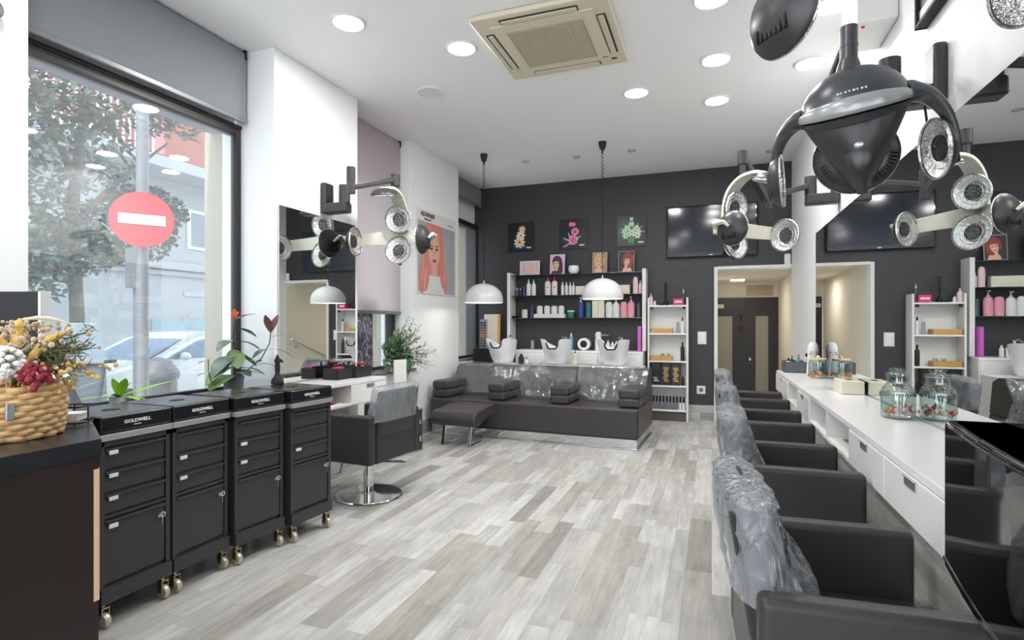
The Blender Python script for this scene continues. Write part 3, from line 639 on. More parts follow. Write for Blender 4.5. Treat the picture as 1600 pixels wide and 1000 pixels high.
# ------------------------------------------------------------------ styling chairs
def drape(prof, a_n=96, amp=.008, seed=0, M=None, rows=44, pw=3.2):
    """a bag of thin film: prof = (z, half-width x, half-depth y, centre y) from the top seam down to the open hem"""
    def fn(u, v):
        f = v * (len(prof) - 1); i = min(int(f), len(prof) - 2); g = f - i; P = [prof[i][k] * (1 - g) + prof[i + 1][k] * g for k in range(4)]
        th = u * 2 * PI; c, s = math.cos(th), math.sin(th); q = (abs(c) ** pw + abs(s) ** pw) ** (-1 / pw)
        p = Vector((P[1] * c * q, P[3] + P[2] * s * q, P[0]))
        n = noise.noise(Vector((p.x * 9 + seed * 7, p.y * 9, p.z * 5 + seed))) + .5 * (1 - 3 * abs(noise.noise(Vector((p.x * 16 + p.z * 8, p.y * 16 + seed * 3, p.z * 10))))) + .35 * (1 - 3 * abs(noise.noise(Vector((p.x * 30 - p.z * 18, p.y * 30, p.z * 14 + seed)))))
        k = amp * n * min(1, v * 4); return (p.x + c * q * k, p.y + s * q * k * 1.3, p.z + amp * .6 * n * v)
    return MB().grid(fn, a_n, rows, M=M, wrap=True)
def chair(x, y, rz, dz, label, cover_seed=1, flare=0):
    t = thing('styling_chair', label, 'salon chair', (x, y, 0), rz, 'black styling chairs'); A = .305; TH = .07
    for s in (-1, 1):
        lo, hi = sorted((s * A, s * (A - TH))); part('armrest', MB().box((lo, -.255, .345 + dz), (hi, .245, .69 + dz), r=.022, seg=4), LEATH, t)
    part('seat', MB().box((-A + TH + .002, -.22, .37 + dz), (A - TH - .002, .24, .50 + dz), r=.03, seg=4), LEATHS, t)
    M = T((0, -.225, .53 + dz), (math.radians(9), 0, 0)); part('backrest', MB().box((-.225, -.035, 0), (.225, .035, .33), r=.028, seg=4, M=M), LEATHS, t)
    part('back_panel', MB().box((-A + TH + .002, -.255, .345 + dz), (A - TH - .002, -.221, .56 + dz), r=.012), LEATHS, t)
    part('under_frame', MB().box((-.17, -.17, .335 + dz), (.17, .17, .368 + dz), r=.006), BLKM, t)
    part('pump_column', MB().cyl((0, 0, .016), (0, 0, .335 + dz), .033, n=28).cyl((0, 0, .016), (0, 0, .2), .038, n=28), CHROME, t)
    part('base_disc', MB().lathe([(0, .003), (.245, .003), (.25, .008), (.245, .014), (.06, .022), (.045, .03), (0, .03)], 56), CHROME, t)
    part('pump_lever', MB().tube([(.03, .0, .28 + dz), (.12, -.1, .27 + dz), (.17, -.22, .27 + dz)], .006, 8).tube([(.06, .0, .27 + dz), (.17, -.06, .262 + dz), (.22, -.16, .262 + dz)], .005, 8), CHROME, t)
    m = MB()
    for s in (-1, 1): m.tube([(s * .09, .12, .34 + dz), (s * .09, .26, .33 + dz), (s * .09, .33, .24 + dz), (s * .09, .36, .10)], .009, 8)
    m.tube([(-.15, .36, .10), (.15, .36, .10)], .013, 10); part('footrest', m, CHROME, t)
    pr = [(.897 + dz, .05, .006, -.262), (.894 + dz, .20, .030, -.262), (.877 + dz, .250, .058, -.258), (.80 + dz, .256, .066, -.248), (.72 + dz, .258, .074 + flare * .3, -.236 + flare * .3), (.67 + dz, .258, .075 + flare, -.222 + flare), (.64 + dz, .268, .082 + flare, -.215 + flare)]
    part('plastic_cover', drape(pr, seed=cover_seed, amp=.0085), FILM, t, 70, label='clear plastic cover over the backrest')
    return t
RZ = -PI / 2
CXR = .345
chair(CXR - .012, 1.655, RZ + math.radians(4), 0, 'black styling chair nearest the camera, cut by the bottom edge of the photo', 1, .02)
chair(CXR, 2.87, RZ, 0, 'second black styling chair from the camera in the row along the white counter', 2, .01)
chair(CXR, 4.04, RZ, 0, 'third black styling chair from the camera in the row along the white counter', 3, .01)
chair(CXR, 5.18, RZ, 0, 'farthest black styling chair in the row along the white counter, nearest the doorway', 4, .012)
chair(-2.445, 3.555, math.radians(86), -.035, 'single black styling chair on the window side behind the trolleys', 5, .01)

# ------------------------------------------------------------------ window-side styling counter
def counter_parts(t, x0, x1, ys, y1, kinds, front, hooks=True):
    """x0..x1 depth, ys = bay boundaries, kinds: D drawer, C cubby; front = sign of x the fronts face"""
    xa, xb = (x0, x1); ya, yb = min(ys), max(ys)
    part('counter_top', MB().box((xa, ya, .805), (xb, yb, .8335), r=.003), LAM, t)
    part('bottom_board', MB().box((xa, ya, .640), (xb, yb, .660), r=.002), LAMD, t)
    xf = xb if front > 0 else xa
    for y in ys: part('divider', MB().box((xa + .002, y - .009, .660), (xb - .002, y + .009, .805)), LAMD, t)
    xk = xa if front > 0 else xb
    part('back_board', MB().box((xk, ya, .66), (xk + front * .012, yb, .805)), LAMD, t)
    for k, kd in enumerate(kinds):
        a, b = sorted((ys[k], ys[k + 1]))
        if kd == 'D':
            d = MB(); d.box((xf - front * .018, a + .004, .645), (xf + front * .004, b - .004, .801), r=.002); d.box((xf - front * .25, a + .02, .665), (xf - front * .018, b - .02, .79)); o = part('drawer', d, LAM, t)
            c = (a + b) / 2; part('handle', MB().box((xf + front * .003, c - .055, .765), (xf + front * .0075, c + .055, .799), r=.001).box((xf + front * .003, c - .055, .795), (xf + front * .014, c + .055, .799), r=.001), BRUSH, o)
t = thing('styling_counter', 'short white wall counter with one drawer below the window-side mirror', 'counter', (0, 0, 0))
counter_parts(t, -3.086, -2.73, [3.30, 3.74, 4.23], 0, 'CD', 1)
solo('wall_mirror', 'tall wall mirror on the white pier above the short counter', 'mirror', MB().box((0, -.475, 0), (.012, .475, 1.36), r=.001), MIRROR, (-3.099, 3.80, .845))
solo('magazine', 'red and white magazine lying in the open shelf of the short counter', 'magazine', MB().box((-.11, -.15, 0), (.11, .15, .006)).box((-.10, -.15, .0062), (.10, -.04, .0068), mi=1).box((-.10, .03, .0062), (.10, .13, .0068), mi=1), (PAPER, REDP), (-2.87, 3.5, .661), .15)
def obox(name, x0, y0, x1, y1, z0, z1, mm, label, cat='storage box', th=.006):
    b = MB(); b.box((x0, y0, z0), (x1, y1, z0 + th)); b.box((x0, y0, z0), (x0 + th, y1, z1), r=.002); b.box((x1 - th, y0, z0), (x1, y1, z1), r=.002); b.box((x0, y0, z0), (x1, y0 + th, z1), r=.002); b.box((x0, y1 - th, z0), (x1, y1, z1), r=.002)
    c = Vector(((x0 + x1) / 2, (y0 + y1) / 2, z0)); b.bm.transform(Matrix.Translation(-c)); return solo(name, label, cat, b, mm, c)
obox('storage_box', -3.05, 3.78, -2.90, 3.975, .835, .925, BLKB, 'small black woven box, left one of two on the short counter')
obox('storage_box', -3.05, 3.985, -2.87, 4.21, .835, .930, BLKB, 'larger black woven box, right one of two on the short counter')

# ------------------------------------------------------------------ bottles
def bottle(x, y, z, w, h, mm, label, kind='cap', capm=None, d=None, grp=None, name='bottle', cat='bottle', rz=0):
    t = thing(name, label, cat, (x, y, z), rz, grp); R = w / 2; sy = (d or w) / w; capm = capm or WPLAST
    if kind == 'nozzle':
        part('body', MB().lathe([(0, 0), (R * .92, 0), (R, h * .03), (R, h * .60), (R * .85, h * .70), (R * .35, h * .76), (0, h * .76)], 18, sy=sy), mm, t); part('nozzle', MB().lathe([(0, h * .755), (R * .42, h * .755), (R * .40, h * .80), (R * .10, h), (0, h)], 12), capm, t)
    elif kind == 'pump':
        part('body', MB().lathe([(0, 0), (R * .92, 0), (R, h * .03), (R, h * .60), (R * .8, h * .72), (R * .35, h * .76), (0, h * .76)], 18, sy=sy), mm, t)
        part('pump', MB().cyl((0, 0, h * .76), (0, 0, h * .82), R * .34, n=14).cyl((0, 0, h * .82), (0, 0, h * .96), R * .12, n=10).box((-R * .2, -R * .9, h * .95), (R * .2, R * .25, h), r=R * .06), capm, t)
    elif kind == 'round':   # rounded shoulders, flat cap hidden
        part('body', MB().lathe([(0, 0), (R * .9, 0), (R, h * .05), (R * 1.0, h * .75), (R * .88, h * .9), (R * .5, h * .985), (0, h)], 18, sy=sy), mm, t); part('cap', MB().cyl((0, 0, h * .0), (0, 0, h * .02), R * .9, n=18), capm, t)
    elif kind == 'tube':
        part('body', MB().lathe([(R, 0), (R, h * .2), (R * .9, h * .5), (R * .15, h), (0, h)], 14, sy=.7), mm, t); part('cap', MB().cyl((0, 0, 0), (0, 0, h * .18), R * 1.04, n=14), capm, t)
    elif kind == 'polish':
        part('body', MB().lathe([(0, 0), (R * .95, 0), (R, h * .03), (R, h * .50), (R * .6, h * .56), (0, h * .56)], 16), mm, t); part('cap', MB().lathe([(0, h * .55), (R * .86, h * .55), (R * .66, h), (0, h)], 14), capm, t)
    else:
        part('body', MB().lathe([(0, 0), (R * .92, 0), (R, h * .03), (R, h * .70), (R * .85, h * .76), (R * .4, h * .80), (0, h * .80)], 18, sy=sy), mm, t); part('cap', MB().cyl((0, 0, h * .79), (0, 0, h), R * .42, n=14), capm, t)
    return t
def card_box(x, y, z, w, d, h, mm, label, rz=0, name='product_box', cat='box', grp=None):
    return solo(name, label, cat, MB().box((-w / 2, -d / 2, 0), (w / 2, d / 2, h), r=min(w, d, h) * .03), mm, (x, y, z), rz, grp)
WB = mat('white_bottle', (226, 226, 224), .3, var=.02)
# things standing in the two black boxes
card_box(-2.96, 3.86, .842, .05, .09, .095, HOTP, 'pink carton sticking out of the smaller black box')
bottle(-2.97, 3.945, .842, .036, .125, BLKM, 'black bottle at the right end of the smaller black box', capm=BLKM)
bottle(-2.98, 4.03, .842, .036, .13, BLKM, 'black bottle at the left end of the larger black box', capm=BLKM)
bottle(-2.92, 4.055, .842, .034, .12, BLKM, 'black bottle second from the left in the larger black box', 'nozzle', capm=WPLAST)
solo('hair_brush', 'red hair brush lying across the larger black box', 'brush', MB().tube([(0, -.05, 0), (0, .03, .004)], [.008, .010], 8).box((-.018, .02, -.008), (.018, .10, .010), r=.007), REDP, (-2.95, 4.10, .945), -.1)
bottle(-2.95, 4.185, .842, .04, .12, WB, 'white bottle at the right end of the larger black box')

# ------------------------------------------------------------------ plants
def leaf(m, base, d, L, Wd, droop=.3, mi=0, fold=.15, n=6, up=Vector((0, 0, 1))):
    d = Vector(d).normalized(); s = d.cross(up)
    if s.length < .05: s = Vector((1, 0, 0))
    s.normalize(); nrm = s.cross(d); b = bmesh.new(); rows = []
    for i in range(n + 1):
        f = i / n; c = Vector(base) + d * L * f + Vector((0, 0, -droop * L * f * f)); hw = Wd / 2 * math.sin(PI * min(1, f * .92 + .06)) ** .8
        rows.append([b.verts.new(c - s * hw + nrm * hw * fold), b.verts.new(c), b.verts.new(c + s * hw + nrm * hw * fold)])
    for A, B in zip(rows, rows[1:]):
        for k in (0, 1): b.faces.new((A[k], A[k + 1], B[k + 1], B[k]))
    m.merge(b, None, mi)
def pot(t, r, h, mm, z0=0):
    part('pot', MB().lathe([(0, 0), (r * .8, 0), (r, h), (r * .92, h), (r * .9, h * .85), (0, h * .85)], 28), mm, t); part('soil', MB().cyl((0, 0, h * .82), (0, 0, h * .88), r * .88), SOIL, t)
t = thing('rubber_plant', 'rubber plant with broad dark leaves and an orange bud on the window ledge', 'potted plant', (-3.225, 3.03, .80)); t.scale = (1.12, 1.12, 1.12); pot(t, .065, .11, mat('grey_pot', (104, 110, 112), .4))
S1 = [(0, 0, .09), (.005, .01, .2), (-.005, .0, .36), (0, .01, .50)]; S2 = [(.015, .01, .09), (.12, .11, .22), (.155, .145, .32), (.16, .15, .40)]; S3 = [(.0, -.03, .09), (.12, -.27, .10), (.13, -.30, .17), (.13, -.30, .24)]
part('stems', MB().tube(S1, .006, 7).tube(S2, .004, 6).tube(S3, .003, 6), STEM, t)
m = MB()
for b, d, L, Wd, dr, mi in (((0, 0, .47), (.3, .8, .35), .16, .09, .1, 1), ((0, 0, .42), (.3, .9, -.1), .15, .10, .3, 0), ((0, 0, .34), (.2, -.9, .1), .16, .09, .5, 0), ((0, 0, .33), (.35, .9, .15), .18, .08, .5, 0), ((0, 0, .27), (.3, .8, -.5), .17, .12, .1, 2), ((0, 0, .28), (.5, -.3, -.5), .15, .11, .1, 2),
        ((0, 0, .24), (.3, -.95, .0), .24, .11, .5, 0), ((0, 0, .22), (.3, -.95, -.1), .24, .09, .45, 0), ((0, 0, .17), (.3, -.95, .1), .30, .10, .4, 2), ((0, 0, .14), (.35, .6, .1), .18, .10, .3, 0), ((0, 0, .14), (.6, -.1, .1), .17, .11, .3, 0), ((0, 0, .12), (.35, -.95, .05), .28, .13, .3, 2), ((0, 0, .15), (.3, .95, .3), .22, .09, .5, 0),
        ((.16, .15, .39), (.1, -.5, .9), .13, .06, .0, 1), ((.16, .15, .39), (.1, .4, .9), .13, .08, .0, 1), ((.16, .15, .36), (.2, .9, .2), .12, .03, .2, 1), ((.15, .14, .28), (.5, .95, .1), .17, .06, .5, 0), ((.15, .14, .28), (.2, -.9, .1), .18, .05, .4, 0), ((.10, .09, .18), (.6, .9, .3), .15, .07, .5, 0), ((.11, .1, .2), (.3, -.6, .2), .11, .07, .2, 2),
        ((.13, -.30, .23), (.2, -.9, .1), .09, .025, .2, 0), ((.13, -.30, .16), (.2, -.9, .1), .10, .02, .2, 0)):
    leaf(m, b, d, L, Wd, dr, mi)
part('leaves', m, (DARKL, REDL, GREENL), t, 60)
m = MB(); leaf(m, (0, .005, .48), (.2, -.1, 1), .065, .035, 0, 0); leaf(m, (0, .005, .48), (.1, .5, .8), .055, .035, 0, 0); part('orange_bud', m, ORANGEL, t, 60)
t = thing('pothos_plant', 'small lime green leafy plant behind the first trolleys by the window', 'potted plant', (-3.22, 2.22, .80)); pot(t, .055, .08, mat('white_pot', (220, 220, 220), .3))
m = MB()
for d, L, Wd, dr in (((.2, -1, .25), .26, .05, .15), ((.4, -.7, .4), .20, .05, .3), ((.5, -.15, .9), .18, .055, .2), ((.3, .3, .9), .16, .05, .3), ((.3, .6, .5), .18, .05, .5), ((.2, 1, .35), .34, .045, .1), ((.7, .2, .2), .14, .05, .4), ((.5, .5, .1), .15, .05, .3), ((.2, -.4, 1), .17, .05, .2)):
    leaf(m, (0, 0, .07), d, L, Wd, dr, 0)
part('leaves', m, LIME, t, 60)
# bushy plant in a white pot next to the counter
t = thing('olive_bush', 'bushy green and silver leafed plant on the ledge under the long drawn blind', 'potted plant', (-3.25, 5.10, .80)); pot(t, .07, .12, LAMD)
st = MB(); lv = MB()
for k in range(95):
    a = rnd.uniform(-1.35, 1.35); el = rnd.uniform(.0, 1.3); L = rnd.uniform(.18, .34)
    if k < 22: a = rnd.uniform(.2, .9); el = rnd.uniform(.1, 1.2); L = rnd.uniform(.38, .52)
    d = Vector((math.cos(a) * math.cos(el), math.sin(a) * math.cos(el), math.sin(el)))
    P = [Vector((0, 0, .11)) + d * L * f + Vector((0, 0, -.10 * f * f * (1.3 - el))) for f in (0, .35, .7, 1)]
    for q in P:
        q.x = max(q.x, -.03)
        if q.y > .3: q.x = max(q.x, .10)
    st.tube(P, [.003, .0025, .002, .001], 5); wide = k >= 50
    for j in range(16):
        f = .2 + .8 * j / 15; i = min(int(f * 3), 2); c = P[i].lerp(P[i + 1], f * 3 - i); dd = d + Vector((rnd.gauss(0, .7), rnd.gauss(0, .7), rnd.gauss(0, .5)))
        if c.x < .05 or c.y > .26: dd.x = abs(dd.x)
        leaf(lv, c, dd, rnd.uniform(.05, .085),   .038 if wide else .022, .15, 1 if wide else 0, n=3)
part('stems', st, STEM, t); part('leaves', lv, (OLIVEL, EMERL), t, 60)
t = thing('equipment_case', 'black upright case with chrome catches on the floor behind the single styling chair', 'case', (-2.79, 5.0, 0), math.radians(-15.2))
part('case_body', MB().box((-.22, -.50, .012), (0, 0, .43), r=.008), CART, t)
for z in (.28, .10): part('catch', MB().box((-.0, -.055, z), (.012, -.03, z + .06), r=.003), CHROME, t)
part('rim', MB().box((-.222, -.502, .0), (.004, .002, .014)).box((-.222, -.502, .425), (.004, .002, .437), r=.002), BRUSH, t)
solo('standing_panel', 'blank white panel standing on the black case in front of the bushy plant', 'panel', MB().box((-.006, -.075, 0), (.006, .075, .51), r=.001).box((-.06, -.06, 0), (-.006, .06, .006)), PAPER, (-2.885, 4.72, .437), math.radians(-20))
t = thing('window_poster', 'dark purple and grey poster standing in the window below the long drawn blind', 'poster', (-3.405, 4.86, .802)); part('backing', MB().box((-.004, -.16, 0), (.002, .16, .70), r=.001), mat('poster_purple', (92, 88, 104), .5, var=.2, scale=9), t)
m = MB(); m.poly([(.0026, -.15, .01), (.0026, .15, .01), (.0026, .15, .69), (.0026, -.15, .69)]); pm = bpy.data.materials.new('poster_print'); pm.use_nodes = True; tt = pm.node_tree; tc = nd(tt, 'ShaderNodeTexCoord'); mp = nd(tt, 'ShaderNodeMapping', Scale=(1, 1, .45)); tt.links.new(tc.outputs['Object'], mp.inputs['Vector'])
nz = nd(tt, 'ShaderNodeTexNoise', Scale=16.0, Detail=4.0, Distortion=2.0); tt.links.new(mp.outputs[0], nz.inputs['Vector']); rp = nd(tt, 'ShaderNodeValToRGB'); e = rp.color_ramp.elements; e[0].position, e[0].color = .42, lin((62, 58, 70)); e[1].position, e[1].color = .66, lin((206, 206, 214)); k = e.new(.55); k.color = lin((128, 124, 140)); tt.links.new(nz.outputs['Fac'], rp.inputs[0]); tt.links.new(rp.outputs[0], tt.nodes['Principled BSDF'].inputs['Base Color'])
part('print', m, pm, t)
# ------------------------------------------------------------------ backwash couch
CX, CYY, CR = -1.925, 5.755, math.radians(-2.6)
t = thing('backwash_couch', 'long black leather hair washing couch with four tufted arm cushions', 'couch', (CX, CYY, 0), CR); W = 1.225
part('base_plinth', MB().box((-W + .02, .02, .0), (W - .02, .98, .108), r=.003).box((-W, .006, .0), (W, .99, .018), r=.003), CHROME, t, label='mirror-bright metal plinth')
m = MB(); m.box((-W, 0, .11), (W, 1.0, .425), r=.03, seg=4); part('seat_base', m, LEATHB, t)
prof = [(.44, .415), (.50, .50), (.70, .765), (.745, .785), (.83, .785), (.93, .74), (.985, .42)]
YZ = Matrix(((0, 0, 1, 0), (1, 0, 0, 0), (0, 1, 0, 0), (0, 0, 0, 1)))
part('backrest', MB().prism(prof, -W, W, M=YZ, r=.018, seg=3), LEATHS, t)
for k, x in enumerate((-1.115, -.385, .365, 1.115)):
    m = MB()
    for zz in (.425, .52):
        b = bmesh.new(); bmesh.ops.create_cube(b, size=1); bmesh.ops.subdivide_edges(b, edges=b.edges[:], cuts=15, use_grid_fill=True); hd = Vector((.106, .25, .052)); r_ = .03
        for v in b.verts:
            p = Vector((v.co.x * 2 * hd.x, v.co.y * 2 * hd.y, v.co.z * 2 * hd.z)); c = Vector([max(-(hd[i] - r_), min(hd[i] - r_, p[i])) for i in range(3)]); d = p - c
            if d.length > 1e-6: p = c + d.normalized() * r_
            tf = max(0, math.cos((p.y / .25) * PI * 1.5)) ** 3
            if abs(p.z) > .04: p.z *= 1 + .10 * (1 - (p.x / hd.x) ** 2) * (1 - (p.y / hd.y) ** 2) - .05 * tf
            if abs(p.x) > .09: p.x *= 1 + .05 * (1 - (p.z / hd.z) ** 2) - .05 * tf
            v.co = p
        m.merge(b, T((x, .30, zz + .052)))
    o = part('armrest', m, LEATHB, t, 60)
    bt = MB()
    for y in (.10, .30, .50):
        for s in (-1, 1): bt.sph((x + s * .104, y, .525), (.006, .01, .01), 10)
    for dx in (-.05, .05): bt.sph((x + dx, .052, .525), (.01, .006, .01), 10)
    part('buttons', bt, LEATHS, o)
def film(u, v):
    path = [(.30, .432), (.42, .440), (.475, .50), (.695, .790), (.75, .805), (.86, .80)]
    f = v * (len(path) - 1); i = min(int(f), len(path) - 2); g = f - i; y = path[i][0] * (1 - g) + path[i + 1][0] * g; z = path[i][1] * (1 - g) + path[i + 1][1] * g
    x = -W + 2 * W * u; n = .9 * (1 - 3 * abs(noise.noise(Vector((x * 2.3 - z * 4.5, x * 1.2 + z * 1.5, 7))))) + noise.noise(Vector((x * 4 + z * 5, z * 4, 2))) + .5 * noise.noise(Vector((x * 11 + z * 8, z * 9, 5))); n2 = noise.noise(Vector((x * 2.2, 3, z)))
    k = .014 * (n + .7) + .008 * max(0, 1 - 4 * abs(noise.noise(Vector((x * 3.1 + z * 7, z * 3 - x, 9))))); edge = max(0, .35 - v) / .35
    sag = .5 + .5 * math.cos((u * 3 % 1 - .5) * 2 * PI)
    return (x, y - k * .8 + edge * (.10 - .16 * sag * .5 + .03 * n2), z + k * .6 + max(0, edge) * .02 * (n2 + .3))
for a, b in ((0, .331), (.336, .664), (.669, 1)): part('plastic_cover', MB().grid(lambda u, v, a=a, b=b: film(a + (b - a) * u, v), 80, 50), FILMC, t, 70, label='clear plastic sheet over one third of the backrest')

t = thing('leg_rest', 'black padded leg rest on chrome legs at the left end of the couch', 'leg rest', (-2.53, 5.74, 0), CR)
prof = [(-.005, .42), (-.20, .415), (-.33, .40), (-.46, .395), (-.52, .37), (-.55, .32), (-.54, .265), (-.50, .235), (-.40, .235), (-.32, .27), (-.2, .29), (-.005, .30)]
prof = [(y, z - .01) for y, z in prof]
part('cushion', MB().prism(prof, -.26, .26, M=YZ, r=.02, seg=3), LEATHB, t)
for s in (-1, 1):
    m = MB(); m.box((s * .155 - .016, -.47, .0), (s * .155 + .016, -.15, .014), r=.003); m.box((-.016, -.012, 0), (.016, .012, .235), r=.004, M=T((s * .155, -.455, .006), (math.radians(-9), 0, 0))); part('leg', m, CHROME, t)

# low white ledge behind the couch carries the basins
solo('basin_ledge', 'low white ledge behind the couch under the three basins', 'ledge', MB().box((-.90, -.25, 0), (1.13, .17, .76), r=.004), LAMD, (-1.93, 7.08, 0))
def basin(x, y, label):
    t = thing('shampoo_basin', label, 'wash basin', (x, y, .76), 0, 'white shampoo basins')
    def outer(u, v, off=0):
        th = u * 2 * PI; c, s = math.cos(th), math.sin(th)        # s=-1 faces the client
        fr = max(0, -s); rim = .335 - .115 * max(0, s) ** 1.3
        horn = math.exp(-((abs(c) - .72) / .28) ** 2) * (1 if s < 0 else 0)
        notch = math.exp(-(c / .40) ** 6) * (1 if s < 0 else 0) * min(1, fr * 2)
        rim += .012 * horn - .125 * notch
        p = v; rx = .115 + (.200 - .115 - off) * (p ** .55); ry = .10 + (.270 - .10 - off) * (p ** .6)
        lean = -.04 * p
        k = 1 - .10 * notch * p
        return (c * rx * (1 + .10 * horn * p), s * ry * k + .05 + lean, rim * p)
    N = 72; K = 14; b = MB()
    def shell(u, v):
        if v <= .5: return outer(u, v * 2)
        q = outer(u, max(.08, (1 - v) * 2), .024); return (q[0], q[1], q[2] + (.018 if v > .52 else .010))
    b.grid(shell, N, K * 2, wrap=True); b.cyl((0, .05, .02), (0, .05, .045), .10, n=24)
    b.lathe([(0, -.0), (.11, 0), (.118, .03), (0, .03)], 30, M=T((0, .05, 0), sc=(1, .9, 1)))
    part('bowl', b, CERAM, t, 70)
    pts = []
    for i in range(15):
        u = .75 + (i - 7) / 7 * .066; q = outer(u, 1); pts.append((q[0], q[1] + .008, q[2] + .008))
    part('neck_rest', MB().tube(pts, [.006] + [.011] * 13 + [.006], 10), BLKM, t)
    part('tap', MB().cyl((.06, .27, .27), (.06, .27, .37), .014).tube([(.06, .27, .36), (.05, .20, .375), (.04, .16, .355)], .009, 8).cyl((.10, .27, .27), (.10, .27, .33), .012), CHROME, t)
    return t
b0 = basin(-2.70, 7.03, 'white shampoo basin at the left end of the couch, nearest the window corner')
dup(b0, (-1.925, 7.03, .76), 0, 'middle one of the three white shampoo basins behind the couch')
dup(b0, (-1.175, 7.03, .76), 0, 'white shampoo basin at the right end of the couch, next to the tall narrow shelf')

# ------------------------------------------------------------------ back wall: low cabinet, glass shelves, tall shelf
t = thing('white_cabinet', 'long low white cabinet along the black wall behind the basins', 'cabinet', (-1.72, 7.64, 0))
part('body', MB().box((-.93, -.19, .02), (.86, .19, .90)), LAMD, t); part('cabinet_top', MB().box((-.935, -.20, .90), (.865, .19, .93), r=.003), LAM, t)
for k in range(3): part('door', MB().box((-.925 + k * .598, -.205, .05), (-.335 + k * .59, -.19, .89), r=.003), LAM, t)
t = thing('glass_shelf_unit', 'wall shelf of three smoky glass boards between two white uprights', 'shelf', (-1.83, 7.72, 0))
for x0, x1, l in ((-1.005, -.955, 0), (.945, .995, 1)): part('upright', MB().box((x0, -.12, .932 if x1 < 0 else .932), (x1, .125, 2.05), r=.004), LAMD, t)
for z in (2.004, 1.703, 1.376): part('glass_board', MB().box((-.955, -.11, z), (.945, .12, z + .010), r=.002), SHELFG, t)
t = thing('narrow_shelf', 'tall narrow white open shelf between the couch and the doorway', 'shelf', (-.553, 7.735, 0)); 
for s in (-1, 1): part('side_board', MB().box((s * .25 - .012, -.12, 0), (s * .25 + .012, .112, 1.65), r=.002), LAMD, t)
part('back_board', MB().box((-.24, .098, .13), (.24, .108, 1.56)), LAMD, t)
for z in (.13, .456, .785, 1.155, 1.528): part('shelf_board', MB().box((-.239, -.118, z), (.239, .100, z + .02), r=.002), LAM, t)
part('kick_board', MB().box((-.238, -.09, 0), (.238, -.07, .13)), mat('taupe_board', (92, 84, 78), .6), t)
part('clip', MB().box((-.225, -.119, 1.495), (-.19, -.10, 1.528)), BLKM, t); part('clip', MB().box((.19, -.119, 1.495), (.225, -.10, 1.528)), BLKM, t)
ZS2, ZS3, ZT = 1.714, 1.387, 2.015
def sx(px, y=7.72): # x of a pixel column on the shelf line
    r = (px - 800) / 860; c, s = math.cos(YAW), math.sin(YAW); w_ = y / (r * s + c); return w_ * (r * c - s)
def hz(px, dpy, y=7.72):
    r = (px - 800) / 860; return dpy * y / (r * math.sin(YAW) + math.cos(YAW)) / 860
SB = 7.72
def sb(px, wpx, hpx, z, mm, label, kind='cap', capm=None, d=.7, grp=None, y=SB):
    wd = hz(px, wpx, y); return bottle(sx(px, y), y, z, wd, hz(px, hpx, y), mm, label, kind, capm, wd * d, grp)
# middle board (upper bottles)
CLR = mat('grey_clear_bottle', (150, 156, 160), .1, var=.05)
sb(801.5, 5, 14, ZS2, CLR, 'small clear bottle right beside the left upright, middle glass board')
sb(808, 5, 13, ZS2, SMOKEG, 'small dark bottle second from the left upright, middle glass board', 'nozzle', WPLAST)
sb(813, 5, 12, ZS2, BLK, 'small black bottle with a white neck beside the short purple bottle', 'nozzle', WPLAST)
sb(818.5, 4.5, 15, ZS2, PURP, 'short purple bottle on the middle glass board', 'round')
sb(826, 7.2, 26, ZS2, WB, 'white nozzle bottle, left one of the pair beside the short purple bottle', 'nozzle')
sb(834, 7.2, 25.5, ZS2, WB, 'white nozzle bottle, right one of the pair beside the short purple bottle', 'nozzle')
PB2 = mat('pinkish_white_bottle', (228, 216, 214), .3, var=.02)
for px, l in ((856, 'left'), (866.5, 'right')):
    o = sb(px, 9.5, 30, ZS2, PB2, 'pinkish white bottle with red top, %s one of two on the middle glass board' % l, 'nozzle', REDP)
    part('dot', MB().cyl((.005, -hz(px, 3.4), hz(px, 12.5)), (.005, -hz(px, 3.1), hz(px, 12.5)), .010, n=14), mat('plum_dot', (116, 52, 76), .5), o)
for k, (px, hp) in enumerate(((879, 20), (885, 20), (891, 20.5), (896, 20))):
    sb(px, 4.8, hp, ZS2, WB, 'slim white bottle, %s in the row of four left of the white carton' % ('first', 'second', 'third', 'last')[k], 'nozzle' if k > 1 else 'cap')
card_box((sx(900) + sx(940)) / 2, 7.74, ZS2, sx(940) - sx(900), .10, hz(920, 13.5), CREAMB, 'long cream carton half behind the right pendant, left one on the middle glass board')
card_box((sx(943) + sx(984)) / 2, 7.74, ZS2, sx(984) - sx(943), .10, hz(964, 14), CREAMB, 'long cream carton sticking out right of the pendant, middle glass board')
sb(993, 8, 27, ZS2, PALEP, 'tall pale pink bottle beside the right upright on the middle glass board', 'round', PALEP)
sb(1000.5, 5.5, 20, ZS2, PALEP, 'shorter pale pink bottle touching the right upright on the middle glass board', 'cap', PALEP)
# lowest board
solo('dish', 'flat black dish at the left end of the lowest glass board', 'dish', MB().lathe([(0, 0), (.05, 0), (.068, .03), (.064, .03), (.046, .008), (0, .008)], 28), BLK, (sx(805), SB, ZS3))
sb(820, 9.5, 17, ZS3, mat('cream_jar', (220, 216, 200), .3), 'square cream bottle with a dark top on the lowest glass board', 'cap', BLKM)
sb(831, 5.5, 21, ZS3, PURP, 'pointed purple bottle on the lowest glass board', 'tube', PURP)
card_box((sx(836) + sx(884)) / 2, SB, ZS3, sx(884) - sx(836), .13, hz(860, 6), LAMD, 'low white display tray carrying four small pump bottles', 0, 'display_tray', 'tray')
for k, px in enumerate((843.5, 855, 866, 877)):
    sb(px, 9.8, 17, ZS3 + hz(860, 6) + .002, WB, 'small white pump bottle, %s of the four on the white display tray' % ('first', 'second', 'third', 'last')[k], 'pump', BLKM)
